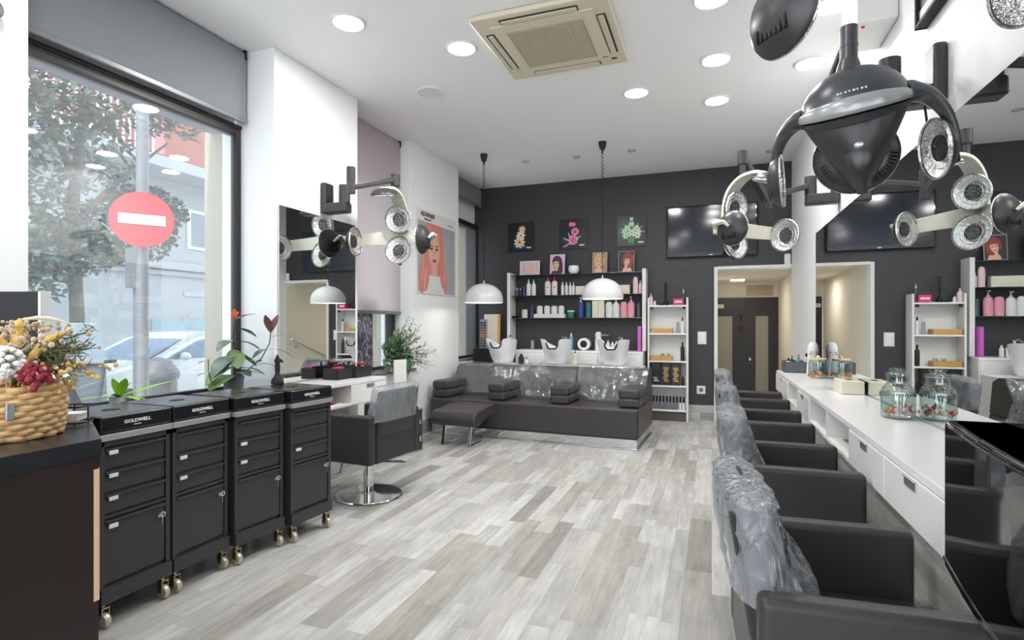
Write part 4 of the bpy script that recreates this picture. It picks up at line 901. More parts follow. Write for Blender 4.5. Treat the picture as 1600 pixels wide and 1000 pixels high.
solo('cream_tub', 'green tub with a white lid on the lowest glass board', 'tub', MB().lathe([(0, 0), (.042, 0), (.052, .085), (0, .085)], 24).lathe([(0, .085), (.054, .085), (.054, .105), (0, .105)], 24, mi=1), (GREENP, WPLAST), (sx(892), SB, ZS3))
sb(907.5, 10, 32, ZS3, BLUEP, 'blue pump bottle under the right pendant on the lowest glass board', 'pump', WPLAST)
sb(919.5, 9.5, 25, ZS3, TEAL, 'teal bottle beside the blue pump bottle', 'round', TEAL)
for px, l in ((930.5, 'left'), (940, 'right')): card_box(sx(px), SB, ZS3, hz(px, 9.2), .07, hz(px, 26.5), CREAMB, 'upright cream carton, %s one of the pair beside the teal bottle' % l)
sb(951.5, 11, 25, ZS3, WB, 'white rounded bottle without a pump on the lowest glass board', 'round')
sb(962.5, 11, 31, ZS3, WB, 'white pump bottle between the rounded white bottle and the pink ones', 'pump')
sb(974.5, 11, 25, ZS3, PINK, 'pink rounded bottle without a pump on the lowest glass board', 'round', PINK)
sb(986, 11, 33, ZS3, PINK, 'pink bottle with a pump on the lowest glass board', 'pump', PALEP)
sb(998, 7, 23, ZS3, SMOKEG, 'smoky grey bottle beside the right upright on the lowest glass board', 'round', SMOKEG)
# pictures and bowl on top
SKIN = mat('print_skin', (224, 180, 156), .5, var=.04); LIP = mat('print_lip', (176, 70, 74), .5); INK = mat('print_dark', (48, 36, 40), .5)
def ell(cx, cy, a, b, n=24, rot=0): return [(cx + a * math.cos(2 * PI * k / n) * math.cos(rot) - b * math.sin(2 * PI * k / n) * math.sin(rot), cy + a * math.cos(2 * PI * k / n) * math.sin(rot) + b * math.sin(2 * PI * k / n) * math.cos(rot)) for k in range(n)]
def face_print(m, Wd, Hh, cx, cy, fw, fh, tilt, mats_i, hair, M, lay=.0004, eyes=True):
    """flat printed portrait in the XZ plane: hair back, neck, face, fringe, eyes, nose, mouth"""
    sk, ha, li, ik = mats_i; k = [0]
    def sm(P, q=5):
        n = len(P); o = []
        for i in range(n):
            a, b, c, d = P[i - 1], P[i], P[(i + 1) % n], P[(i + 2) % n]
            for j in range(q):
                f = j / q; o.append(tuple(.5 * (2 * b[m_] + (c[m_] - a[m_]) * f + (2 * a[m_] - 5 * b[m_] + 4 * c[m_] - d[m_]) * f * f + (3 * b[m_] - a[m_] - 3 * c[m_] + d[m_]) * f ** 3) for m_ in (0, 1)))
        return o
    def lay_poly(pts, mi, clip=True):
        k[0] += 1; q = [(min(max(x, -Wd / 2), Wd / 2), min(max(y, 0), Hh)) for x, y in pts]
        m.poly([(x, -lay * k[0], y) for x, y in q], M=M, mi=mi)
    def R(x, y): return (cx + x * math.cos(tilt) - y * math.sin(tilt), cy + x * math.sin(tilt) + y * math.cos(tilt))
    for pts in hair['back']: lay_poly([R(x * fw, y * fh) for x, y in sm(pts)], ha)
    lay_poly([R(-.32 * fw, -.6 * fh), R(.32 * fw, -.6 * fh), R(.4 * fw, -1.4 * fh), R(-.4 * fw, -1.4 * fh)], sk)
    lay_poly([(cx - fw * 1.5, 0), (cx - fw * 1.1, cy - fh * 1.35), (cx + fw * 1.1, cy - fh * 1.35), (cx + fw * 1.5, 0)], hair.get('top', sk))
    lay_poly([R(x, y) for x, y in [(0, -fh), (.35 * fw, -.86 * fh), (.72 * fw, -.4 * fh), (.82 * fw, .15 * fh), (.72 * fw, .6 * fh), (.4 * fw, .92 * fh), (0, fh), (-.4 * fw, .92 * fh), (-.72 * fw, .6 * fh), (-.82 * fw, .15 * fh), (-.72 * fw, -.4 * fh), (-.35 * fw, -.86 * fh)]], sk)
    for s in (-1, 1):
        lay_poly([R(x + s * .36 * fw, y + .12 * fh) for x, y in ell(0, 0, .19 * fw, .075 * fh, 12)], ik)
        lay_poly([R(s * .16 * fw, .30 * fh), R(s * .6 * fw, .34 * fh), R(s * .62 * fw, .29 * fh), R(s * .18 * fw, .24 * fh)], ik)
    lay_poly([R(-.03 * fw, .1 * fh), R(.03 * fw, .1 * fh), R(.13 * fw, -.24 * fh), R(-.13 * fw, -.24 * fh)], hair.get('nose', sk))
    lay_poly([R(x, y - .52 * fh) for x, y in ell(0, 0, .28 * fw, .10 * fh, 14)], li)
    for pts in hair['front']: lay_poly([R(x * fw, y * fh) for x, y in sm(pts)], ha)
def photo(px0, px1, hpx, label, bgm, fn, lean=.10, y=7.70):
    wd = sx(px1, y) - sx(px0, y); hh = hz((px0 + px1) / 2, hpx, y); x = (sx(px0, y) + sx(px1, y)) / 2
    t = thing('photo_print', label, 'picture', (x, y, ZT), 0, 'unframed prints standing on the top glass board')
    M = T((0, 0, .006), (-lean, 0, 0)); part('board', MB().box((-wd / 2, 0, 0), (wd / 2, .012, hh), M=M), PAPER, t)
    m = MB(); m.poly([(-wd / 2 + .003, -.001, .003), (wd / 2 - .003, -.001, .003), (wd / 2 - .003, -.001, hh - .003), (-wd / 2 + .003, -.001, hh - .003)], M=M); mats = fn(m, wd, hh, M @ T((0, -.0012, 0)))
    part('print', m, [bgm] + mats, t); return t
def f_lines(m, w_, h, M):
    for z in (.30, .52, .72, .84): m.poly([(-w_ * .42, -.0006, h * z), (w_ * .42, -.0006, h * z), (w_ * .42, -.0006, h * (z + .02)), (-w_ * .42, -.0006, h * (z + .02))], M=M, mi=1)
    for x in (-.34, -.28, -.05, .1, .34): m.poly([(w_ * x, -.0007, h * .2), (w_ * (x + .02), -.0007, h * .2), (w_ * (x + .02), -.0007, h * .85), (w_ * x, -.0007, h * .85)], M=M, mi=1)
    m.poly([(x, -.0009, z) for x, z in ell(0, h * .42, w_ * .11, h * .26)], M=M, mi=2); m.poly([(-w_ * .3, -.0008, h * .03), (w_ * .3, -.0008, h * .03), (w_ * .2, -.0008, h * .2), (-w_ * .2, -.0008, h * .2)], M=M, mi=2)
    return [mat('print_mauve', (176, 152, 158), .5), mat('print_peach', (232, 190, 170), .5)]
photo(812, 843, 22, 'low wide pale print, leftmost of the pictures on the top glass board', mat('print_pale_pink', (222, 198, 198), .5), f_lines)
def f_dark(m, w_, h, M):
    face_print(m, w_, h, -w_ * .06, h * .50, w_ * .24, h * .25, .05, (1, 2, 3, 4), dict(back=[[(-1.1, .9), (-.6, 1.5), (.4, 1.7), (1.3, 1.2), (1.7, 0), (1.6, -1.8), (.4, -2), (-.4, -1.2), (-1, 0)]], front=[[(-1, .95), (-.5, 1.4), (.4, 1.55), (1.2, 1), (1.25, -1), (.8, -1.4), (.72, -.1), (.5, .55), (-.7, .55)]], top=2), M)
    return [mat('print_yellow_skin', (222, 196, 132), .5), mat('print_purple_hair', (70, 44, 78), .5), LIP, INK]
photo(859, 882, 31, 'print of a dark purple haired figure on pink, on the top glass board', mat('print_pink', (226, 180, 204), .5), f_dark)
def f_blond(m, w_, h, M):
    face_print(m, w_, h, -.02 * w_, h * .52, w_ * .23, h * .24, -.08, (1, 2, 3, 4), dict(back=[[(-1.6, 0), (-1.4, 1.2), (-.4, 1.8), (.8, 1.7), (1.5, .9), (1.5, -.4), (1, -.9), (-1.1, -.9)]], front=[[(-1.1, -.5), (-1.2, 1), (-.2, 1.5), (1, 1.3), (1.2, .2), (.8, .5), (.1, .8), (-.5, .5)]], nose=2), M)
    return [SKIN, mat('print_blond', (206, 168, 120), .5), LIP, INK]
photo(925.5, 948, 32, 'print of a short haired blond person, third picture on the top glass board', mat('print_taupe', (168, 134, 116), .5), f_blond)
def f_red(m, w_, h, M):
    face_print(m, w_, h, .06 * w_, h * .50, w_ * .21, h * .23, -.25, (1, 2, 3, 4), dict(back=[[(-1.5, -.3), (-1.6, 1), (-.6, 1.9), (.8, 1.8), (1.7, .9), (1.7, -.8), (1.1, -1.4), (-1, -.6)]], front=[[(-1.1, .0), (-1.2, 1.1), (-.2, 1.6), (1, 1.4), (1.3, .2), (1.2, -.8), (.85, 0), (.7, .55), (-.7, .5)]]), M)
    return [SKIN, mat('print_red_hair', (150, 62, 64), .5), LIP, INK]
photo(966, 990.5, 32.5, 'print of a red haired person with bare shoulders, rightmost on the top glass board', mat('print_dark_grey', (58, 50, 54), .5), f_red)
solo('planter_bowl', 'small white rounded bowl between the prints on the top glass board', 'bowl', MB().lathe([(0, 0), (.045, 0), (.072, .03), (.078, .07), (.066, .115), (.060, .115), (.070, .07), (.06, .03), (0, .02)], 28), CERAM, (sx(896.5, 7.70), 7.70, ZT))
# flower paintings
BKP = mat('painting_black', (24, 28, 34), .25, var=.1)
def painting(x0, x1, label, fn):
    t = thing('flower_painting', label, 'painting', ((x0 + x1) / 2, BY - .002, 2.39), 0, 'square flower paintings on the black wall'); w_ = x1 - x0; h = .435
    part('canvas', MB().box((-w_ / 2, -.022, 0), (w_ / 2, 0, h), r=.002), BKP, t); m = MB(); mats = fn(m); part('painted_flowers', m, mats, t)
    part('signature_plate', MB().box((w_ * .22, -.0232, .045), (w_ * .40, -.0222, .062)), PAPER, t)
def bloom(m, x, z, r, n, mi, mc, lay, ratio=.34):
    for ring, (rr, k) in enumerate(((r, n), (r * .68, n))):
        for i in range(k):
            a = 2 * PI * (i + .5 * ring) / k; cx, cz = x + rr * .62 * math.cos(a), z + rr * .62 * math.sin(a)
            m.poly([(px, -.0225 - lay - .0002 * ring - .00001 * i, pz) for px, pz in ell(cx, cz, rr * .42, rr * ratio * .55, 10, a)], mi=mi if ring == 0 else mc)
def blade(m, x, z, L, a, wd, mi, lay): m.poly([(px, -.0225 - lay, pz) for px, pz in ell(x + L / 2 * math.cos(a), z + L / 2 * math.sin(a), L / 2, wd, 12, a)], mi=mi)
Fy, Fw, Fb, Fp, Fp2, Fg, Fs, Fm = (mat('paint_gold', (226, 178, 98), .4), mat('paint_cream', (228, 218, 202), .4), mat('paint_blue', (44, 104, 172), .4), mat('paint_pink', (222, 70, 140), .4), mat('paint_light_pink', (240, 168, 196), .4), mat('paint_green', (70, 150, 88), .4), mat('paint_grey', (160, 170, 178), .4), mat('paint_mint', (186, 222, 196), .4))
def p1(m):
    for a in (.4, .9, 1.6, 2.3, 2.8): blade(m, -.01, .05, .10, a, .018, 2, .0001)
    bloom(m, -.02, .14, .09, 9, 1, 0, .0006); bloom(m, .0, .24, .075, 8, 1, 1, .0012); bloom(m, .02, .33, .06, 8, 0, 1, .0018); return [Fy, Fw, Fb]
def p2(m):
    for a in (.6, 1.2, 2.0, 2.7, 3.6): blade(m, -.01, .10, .16, a, .012, 2, .0001)
    bloom(m, .0, .13, .075, 10, 1, 0, .0006); bloom(m, .03, .25, .06, 10, 1, 0, .0012); bloom(m, -.03, .36, .04, 8, 0, 1, .0018); bloom(m, .01, .355, .035, 8, 0, 1, .0024); return [Fp, Fp2, Fs]
def p3(m):
    blade(m, -.02, .03, .13, 1.57, .025, 0, .0001); blade(m, .02, .03, .13, 1.57, .02, 0, .0001)
    for a in (.2, .6, 1.0, 1.4, 1.8, 2.2, 2.6, 3.0): blade(m, 0, .17, .19, a, .014, 0, .0003)
    for k, (x, z, r) in enumerate(((0, .19, .06), (-.08, .15, .05), (.08, .15, .05), (-.06, .26, .045), (.07, .25, .045), (.0, .31, .04), (.1, .20, .04), (-.10, .21, .04), (0, .38, .03))): bloom(m, x, z, r, 6, 1 if k % 2 else 2, 1, .0006 + k * .0005, .42)
    return [Fg, Fm, Fw]
painting(-2.906, -2.498, 'square painting of yellow and cream flowers, first of three on the black wall', p1)
painting(-2.104, -1.690, 'square painting of bright pink flowers, middle of three on the black wall', p2)
painting(-1.262, -.854, 'square painting of a white and green bouquet, nearest the television', p3)
# television
t = thing('television', 'large flat black television high on the black wall', 'television', (-.01, BY - .002, 2.20))
part('screen_case', MB().box((-.57, -.075, 0), (.57, -.035, .69), r=.012, seg=3), GLOSSB, t); part('screen', MB().box((-.545, -.0765, .05), (.545, -.074, .665), r=.001), SCREEN, t)
part('wall_bracket', MB().box((-.2, -.036, .2), (.2, 0, .5)), BLKM, t); part('maker_badge', MB().box((-.02, -.0775, .018), (.02, -.0752, .026)), BRUSH, t)
# sockets and sensor
t = thing('light_switch', 'white double light switch on the black wall left of the doorway', 'light switch', (-.122, BY - .0125, 1.11)); part('plate', MB().box((-.056, -.010, -.085), (.056, 0, .085), r=.006), WPLAST, t)
for z in (-.035, .035): part('rocker', MB().box((-.03, -.014, z - .028), (.03, -.009, z + .028), r=.003), PAPER, t)
t = thing('wall_socket', 'white socket plate low on the black wall left of the doorway', 'socket', (-.134, BY - .0125, .41)); part('plate', MB().box((-.055, -.010, -.055), (.055, 0, .055), r=.006), WPLAST, t)
part('socket_well', MB().lathe([(.024, -.0), (.028, 0), (.028, .004), (.020, .003)], 24, M=T((0, -.010, 0), (PI / 2, 0, 0)), close=True).cyl((0, -.0105, 0), (0, -.0095, 0), .02), GREY, t)
solo('motion_sensor', 'small white motion sensor in the corner over the doorway', 'sensor', MB().box((-.038, -.035, -.07), (.038, 0, .07), r=.018, seg=4).sph((0, -.03, -.045), (.028, .018, .022)), WPLAST, (.915, BY - .002, 2.13))
# on the cabinet top behind the basins
ZC = .932; YC = 7.58
sb(832, 5, 18, ZC, CLR, 'clear grey bottle on the white cabinet left of the middle basin', 'cap', BLKM, y=YC)
sb(892.5, 6.5, 26, ZC, TEALL, 'light teal can with a white top standing between the middle and right basins', 'cap', y=YC)
t = thing('towel_ring', 'white rolled towel holder beside the right basin', 'towel holder', (sx(913, YC), YC, ZC)); part('roll', MB().lathe([(.05, -.05), (.085, -.05), (.085, .05), (.05, .05)], 30, M=T((0, 0, .086), (PI / 2, 0, 0)), close=True), PAPER, t); part('core', MB().cyl((0, -.045, .086), (0, .045, .086), .045, n=20), BLKM, t)
t = thing('hand_shower', 'white hand shower standing behind the right basin', 'hand shower', (sx(935, YC), YC, ZC)); part('body', MB().lathe([(0, 0), (.05, 0), (.048, .12), (.042, .18), (.05, .22), (.03, .255), (0, .26)], 20), WPLAST, t); part('spout', MB().cyl((.03, -.02, .215), (.15, -.03, .215), .014, .010), CHROME, t)
for k, (px, hp, mm, l) in enumerate(((950, 16, WB, 'white bottle, first of five behind the right basin'), (957, 14, PALEP, 'pale pink bottle, second of five behind the right basin'), (963, 15, WB, 'white bottle, third of five behind the right basin'), (969, 16, WB, 'white bottle, fourth of five behind the right basin'), (976, 15, WB, 'white bottle, last of five behind the right basin'))):
    sb(px, 5.5, hp, ZC, mm, l, y=YC)
card_box(sx(1000, 7.62), 7.62, ZC, .04, .20, .335, MAGENTA, 'tall narrow magenta carton against the right upright of the bottle shelves')
# on the ledge between the basins
sb(814.5, 9, 16, .762, BLK, 'squat black bottle on the ledge between the left and middle basins', 'cap', BLKM, y=6.95); sb(823, 4.5, 10, .762, WB, 'tiny white bottle beside the squat black one on the ledge', 'cap', BLKM, y=6.95)
sb(899, 8, 26, .762, mat('cream_jar', ()), 'cream bottle with a black pump between the middle and right basins', 'pump', BLKM, y=6.95)
# narrow shelf contents
YN = 7.70
def nb(px, wpx, hpx, z, mm, label, kind='cap', capm=None): return sb(px, wpx, hpx, z, mm, label, kind, capm, .8, y=YN)
Z1, Z2, Z3, Z4, Z5 = 1.549, 1.176, .806, .477, .151
nb(1017, 6.5, 19, Z1, PALEP, 'pale pink nozzle bottle on top of the tall narrow shelf', 'nozzle', PALEP); nb(1023, 4, 8, Z1, WB, 'tiny white jar beside the pale pink bottle on the tall narrow shelf')
t = thing('reed_diffuser', 'black reed diffuser with dark sticks on top of the tall narrow shelf', 'reed diffuser', (sx(1040, YN), YN, Z1)); part('flask', MB().lathe([(0, 0), (.035, 0), (.04, .02), (.016, .06), (.014, .075), (0, .075)], 20), BLK, t)
m = MB()
for a in range(6): m.cyl((0, 0, .03), (.018 * math.cos(a), .018 * math.sin(a), .30), .0028, n=6)
part('reeds', m, BLKM, t)
solo('styling_comb', 'small black clip lying left of the reed diffuser on the tall narrow shelf', 'clip', MB().box((-.04, -.015, 0), (.03, .015, .018), r=.006), BLKM, (sx(1033.5, 7.64), 7.64, Z1), .3)
pk = card_box(sx(1060, 7.66), 7.66, Z1, .125, .10, .085, HOTP, 'hot pink carton on top of the tall narrow shelf'); part('white_band', MB().box((-.045, -.0512, .035), (.045, -.0502, .055)), PAPER, pk)
nb(1068, 4.6, 26, Z1, SMOKEG, 'dark dropper bottle with a white top behind the hot pink carton', 'nozzle', WPLAST)
def tray(px0, px1, z, label):
    x0, x1 = sx(px0, YN), sx(px1, YN); b = MB(); w_ = (x1 - x0) / 2; b.box((-w_, -.08, 0), (w_, .08, .010))
    for s in (-1, 1): b.box((-w_, s * .08 - .005, 0), (w_, s * .08 + .005, .062), r=.002); b.box((s * w_ - .005, -.08, 0), (s * w_ + .005, .08, .062), r=.002)
    return solo('bamboo_tray', label, 'tray', b, BAMBOO, ((x0 + x1) / 2, YN, z), 0, 'bamboo trays on the narrow shelf')
tray(1018, 1050, Z2, 'bamboo tray on the second board of the tall narrow shelf'); tray(1018, 1050, Z3, 'bamboo tray with two small glasses on the third board of the tall narrow shelf')
solo('folded_cloth', 'folded pale cloth in the upper bamboo tray', 'cloth', MB().box((-.10, -.06, 0), (.10, .06, .06), r=.02, seg=3), PALEP, (sx(1036, YN), YN, Z2 + .0105))
for k, px in enumerate((1035, 1045)): solo('small_glass', 'small clear glass, %s one in the lower bamboo tray' % ('left', 'right')[k], 'glass', MB().lathe([(0, 0), (.022, 0), (.026, .085), (.023, .085), (.02, .005), (0, .005)], 18), JARG, (sx(px, YN), YN, Z3 + .0105))
nb(1059, 4.5, 22, Z2, CLR, 'clear bottle, left one of two on the second board of the tall narrow shelf'); nb(1066.5, 5, 24, Z2, WB, 'white bottle with a black top at the right of the tall narrow shelf', 'cap', BLKM)
nb(1066.5, 6, 29, Z3, BLK, 'tall black bottle on the third board of the tall narrow shelf', 'cap', BLKM)
for k, px in enumerate((1025.5, 1041, 1056.5)):
    x = sx(px, YN); t = thing('gift_box', 'black upright carton with %s print on the narrow shelf' % ('faint', 'gold, middle one,', 'gold, rightmost,')[k], 'box', (x, YN, Z4))
    w_ = hz(px, 13, YN); part('carton', MB().box((-w_ / 2, -.05, 0), (w_ / 2, .05, hz(px, 34.5, YN)), r=.002), BLK, t); m = MB()
    for j in range(9 if k else 3): z = .05 + j * .022; m.box((-w_ * .28 + .01 * math.sin(j * 2 + k), -.0512, z), (w_ * .22 + .012 * math.cos(j * 1.7), -.0502, z + .009))
    part('printed_ornament', m, GOLD if k else PAPER, t)
nb(1067, 5, 15, Z4, BLK, 'short black bottle right of the three black cartons', 'cap', BLKM)
for k in range(10): nb(1021 + k * 5.25, 4.2, 20, Z5, WB if k > 7 else mat('label_bottle', (120, 122, 132), .3), 'small bottle with black cap, %s of ten on the lowest narrow shelf board' % ('first', 'second', 'third', 'fourth', 'fifth', 'sixth', 'seventh', 'eighth', 'ninth', 'last')[k], 'polish', BLKM)
# window alcove in the far corner
t = thing('black_side_cabinet', 'low black cabinet in the window alcove left of the basins', 'cabinet', (-3.06, 7.55, 0)); part('body', MB().box((-.20, -.22, 0), (.17, .22, .925), r=.004), BLK, t); part('cabinet_top', MB().box((-.205, -.225, .925), (.175, .225, .945), r=.003), BLK, t)
t = thing('swatch_stand', 'hair colour swatch chart with red and amber tufts in the window alcove', 'colour chart', (-3.14, 7.44, .945)); part('back_card', MB().box((-.06, -.004, 0), (.06, .004, .42), r=.002), CLR, t)
for k, c in enumerate(((70, 40, 36), (60, 44, 40), (92, 52, 40), (120, 70, 40), (170, 120, 50), (160, 60, 50), (170, 40, 70), (120, 30, 40), (60, 34, 40), (40, 30, 34))): part('hair_tuft', MB().sph((.02, -.014, .03 + k * .038), (.02, .012, .015), 10).sph((-.03, -.014, .03 + k * .038), (.018, .012, .015), 10), mat('tuft_%d' % k, c, .6), t)
t = thing('leaning_board', 'cream boards with an orange edge leaning in the window alcove', 'board', (-3.08, 7.68, .945)); part('board', MB().box((-.16, 0, 0), (.10, .012, .50), M=T(rot=(-.04, 0, 0))), mat('cream_board', (226, 212, 194), .6), t); part('orange_edge', MB().box((.06, -.004, 0), (.10, -.0005, .49), M=T(rot=(-.04, 0, 0))), mat('orange_edge', (214, 160, 92), .6), t)
solo('blue_comb_case', 'small light blue pouch on the low black cabinet', 'pouch', MB().box((-.06, -.03, 0), (.06, .03, .03), r=.012, seg=3), TEALL, (-2.96, 7.42, .9455), .2)
# poster
t = thing('wall_poster', 'poster of a woman with long pink hair on the white pier', 'poster', (-3.2185, 6.12, 1.66), PI / 2); PW = 1.03; PH = 1.0
part('poster_board', MB().box((-PW / 2, -.008, 0), (PW / 2, 0, PH), r=.001), LAMD, t)
m = MB(); x0, x1, z1 = -PW / 2 + .03, PW / 2 - .02, .86
m.poly([(x0, -.0086, .015), (x1, -.0086, .015), (x1, -.0086, z1), (x0, -.0086, z1)]); cx, cz = -.08, .53; fw, fh = .185, .225
M = T((0, -.0088, 0)); hair = dict(back=[[(-1.0, 1.45), (0, 1.85), (1, 1.5), (1.5, .5), (1.65, -.8), (1.9, -1.7), (1.4, -2.25), (-.6, -2.3), (-1.9, -2.25), (-2.1, -1.4), (-1.6, -.4), (-1.45, .7)]],
    front=[[(-.1, 1.5), (-1.1, 1.1), (-1.45, .2), (-1.5, -1.0), (-1.9, -1.9), (-1.2, -2.2), (-.75, -1.5), (-.85, -.4), (-.72, .4)], [(0, 1.5), (.9, 1.2), (1.3, .3), (1.35, -.9), (1.6, -1.6), (1.1, -2.0), (.75, -1.2), (.85, -.2), (.66, .5), (.2, 1.0)]], top=5, nose=6)
mm = MB(); face_print(m, PW - .09, z1, cx, cz, fw, fh, .02, (1, 2, 3, 4), hair, M, .0003)
for k, (a, b) in enumerate((((-.33, .62), (-.40, .15)), ((-.30, .30), (-.34, .05)), ((.17, .55), (.2, .16)), ((.15, .75), (.20, .4)))): m.poly([(a[0] + cx + .08 - .012, -.0135, a[1]), (a[0] + cx + .08 + .012, -.0135, a[1]), (b[0] + cx + .08 + .02, -.0135, b[1]), (b[0] + cx + .08 - .006, -.0135, b[1])], mi=7)
part('portrait_print', m, (mat('poster_grey', (172, 176, 178), .4, var=.06, scale=2), SKIN, mat('poster_pink_hair', (216, 142, 132), .45, var=.15, scale=12), mat('poster_lip', (196, 96, 92), .4), mat('print_soft_dark', (96, 70, 66), .5), mat('poster_blouse', (222, 222, 224), .5), mat('poster_nose', (212, 164, 142), .5), mat('poster_hair_light', (238, 176, 158), .45)), t)
m = MB(); text(m, 'ALFAPARF', .075, T((-.24, -.0088, .945), (PI / 2, 0, 0))); text(m, 'MILANO', .03, T((-.24, -.0088, .89), (PI / 2, 0, 0)), wide=1.5); m.box((.30, -.0092, .905), (.44, -.0082, .913)); part('lettering', m, BLKM, t)
# ------------------------------------------------------------------ long counter and mirror on the right
t = thing('long_counter', 'long white wall counter with drawers and open shelves below the large mirror', 'counter', (0, 0, 0))
YS = [.10, .67, 1.25, 1.83, 2.42, 2.99, 3.56, 4.12, 4.66, 5.22, 6.12]
counter_parts(t, .6116, .950, YS, 0, 'DDCDDCCDCD', -1)
solo('wall_mirror', 'very long wall mirror above the white counter with the row of chairs', 'mirror', MB().box((0, 0, 0), (.012, 5.74, 1.335), r=.001), MIRROR, (.951, .30, .845))
ZT8 = .8345
obox('storage_box', .655, 5.84, .945, 6.08, ZT8, ZT8 + .105, GREYB, 'grey woven box at the far end of the long counter')
bottle(.70, 5.93, ZT8 + .007, .05, .125, mat('cream_jar', ()), 'cream jar with a dark label at the left end of the grey box', 'cap', BLKM); bottle(.735, 5.97, ZT8 + .007, .045, .15, BLK, 'black bottle standing left of the middle in the grey box', 'pump', BLKM)
bottle(.79, 5.95, ZT8 + .007, .045, .16, TEALL, 'light teal bottle with a black top in the grey box', 'pump', BLKM); bottle(.86, 5.96, ZT8 + .007, .05, .175, PALEP, 'pale pink bottle in the grey box beside the white figure', 'cap', BLKM)
t = thing('rabbit_figure', 'tall white rounded figure with pink cheeks beside the flowered jar on the counter', 'figurine', (.875, 5.70, ZT8)); part('body', MB().lathe([(0, 0), (.05, 0), (.052, .02), (.048, .14), (.045, .18), (.050, .22), (.046, .26), (.028, .292), (0, .30)], 26), WPLAST, t)
part('face_marks', MB().box((-.03, -.0525, .205), (-.012, -.048, .21)).box((.012, -.0525, .205), (.03, -.048, .21)).box((-.004, -.0525, .19), (.004, -.048, .194)), BLKM, t); part('cheeks', MB().sph((-.03, -.042, .19), (.008, .005, .006), 10).sph((.03, -.042, .19), (.008, .005, .006), 10), HOTP, t)
FLA, FLB, FLC = mat('print_flower_red', (212, 92, 92), .5), mat('print_flower_yellow', (226, 190, 92), .5), mat('print_flower_green', (120, 164, 96), .5)
def jar(x, y, label, prof, lid, name, flow, zband, motifs=None):
    t = thing(name, label, 'jar', (x, y, ZT8)); inn = [(max(r - .004, 0), z + (.004 if r < .01 or i == 0 else 0)) for i, (r, z) in enumerate(prof)][::-1]
    part('glass_body', MB().lathe(prof + inn, 40, close=False), JARG, t); lid(t); m = MB(); rr = random.Random(5)
    for k in range(flow):
        a = rr.uniform(0, 2 * PI); z = rr.uniform(*zband[:2]); R = zband[2] if len(zband) > 2 else .07
        c = Vector(((R + .0015) * math.cos(a), (R + .0015) * math.sin(a), z)); s = rr.uniform(.005, .012); mi = rr.randrange(3)
        for j in range(5): q = a + .8 * s / R * math.cos(j * 1.257); m.sph(((R + .0012) * math.cos(q), (R + .0012) * math.sin(q), z + .8 * s * math.sin(j * 1.257)), (s * .55, s * .55, s * .55) if False else s * .5, 7, mi=mi)
    part('printed_flowers', m, (FLA, FLB, FLC), t); return t
def lid_cork(t): part('lid', MB().lathe([(0, .152), (.066, .152), (.069, .156), (.069, .166), (.064, .17), (0, .17)], 32), mat('cork', (222, 196, 160), .6, var=.1, scale=60), t); part('knob', MB().sph((0, 0, .18), .014, 14), CREAMB, t)
j1 = jar(.865, 5.36, 'squat glass jar with a wooden lid and printed flowers on the long counter', [(0, .0), (.068, .0), (.076, .006), (.077, .02), (.077, .13), (.072, .146), (.068, .15)], lid_cork, 'storage_jar', 34, (.015, .05, .0775))
m = MB()
for k in range(16):
    a = 2 * PI * k / 16
    for z in (.075, .10): m.tube([(.0785 * math.cos(a + dd), .0785 * math.sin(a + dd), z + e) for dd, e in ((0, -.012), (.13, 0), (0, .012), (-.13, 0))], .0012, 4, closed=True)
part('diamond_pattern', m, mat('print_blue_grey', (130, 158, 178), .5), j1)
t = thing('tissue_box', 'cream leather tissue box standing against the mirror on the long counter', 'tissue box', (.875, 4.30, ZT8)); part('box', MB().box((-.068, -.13, 0), (.068, .13, .086), r=.006, seg=3), CREAMB, t); part('slot', MB().lathe([(0, .0862), (.018, .0862), (.02, .0872), (0, .0868)], 24, sy=2.2), DARKWOOD, t)
def lid_glass(t):
    part('lid', MB().lathe([(0, .205), (.046, .205), (.050, .209), (.050, .217), (.044, .222), (.030, .226), (.028, .232), (.036, .236), (.036, .242), (.020, .246), (0, .246)], 32), JARG, t); part('lid_ring', MB().lathe([(.046, .199), (.050, .199), (.050, .204), (.046, .204)], 32, close=True), JARG, t)
j2 = jar(.868, 3.22, 'large glass candy jar with a glass lid on the counter, wrapped sweets at the bottom', [(0, 0), (.066, 0), (.074, .008), (.075, .03), (.075, .125), (.066, .150), (.050, .166), (.047, .175), (.047, .198)], lid_glass, 'candy_jar', 6, (.03, .05, .0755))
m = MB(); rr = random.Random(3)
for k in range(60):
    a = rr.uniform(0, 6.28); r_ = .056 * math.sqrt(rr.random()); m.box((-.010, -.006, -.005), (.010, .006, .005), r=.003, M=T((r_ * math.cos(a), r_ * math.sin(a), .014 + rr.random() * .045 * (1 if rr.random() < .5 else .5)), (rr.random() * 3, rr.random() * 3, rr.random() * 3)), mi=rr.randrange(4))
SWEETS = solo('wrapped_sweets', 'heap of pink, yellow and white wrapped sweets inside the large glass jar', 'sweets', m, (FLA, FLB, mat('sweet_pink', (226, 150, 158), .4), PAPER), (.868, 3.22, ZT8 + .006)); SWEETS['kind'] = 'stuff'
m = MB()
for k in range(40): a = 2 * PI * k / 40; m.box((-.003, -.0008, -.006 + .004 * math.sin(k * 2.1)), (.003, .0008, .007), M=T((.0763 * math.cos(a), .0763 * math.sin(a), .118), (0, 0, a + PI / 2)))
part('relief_band', m, mat('dark_relief', (110, 120, 122), .3), j2)
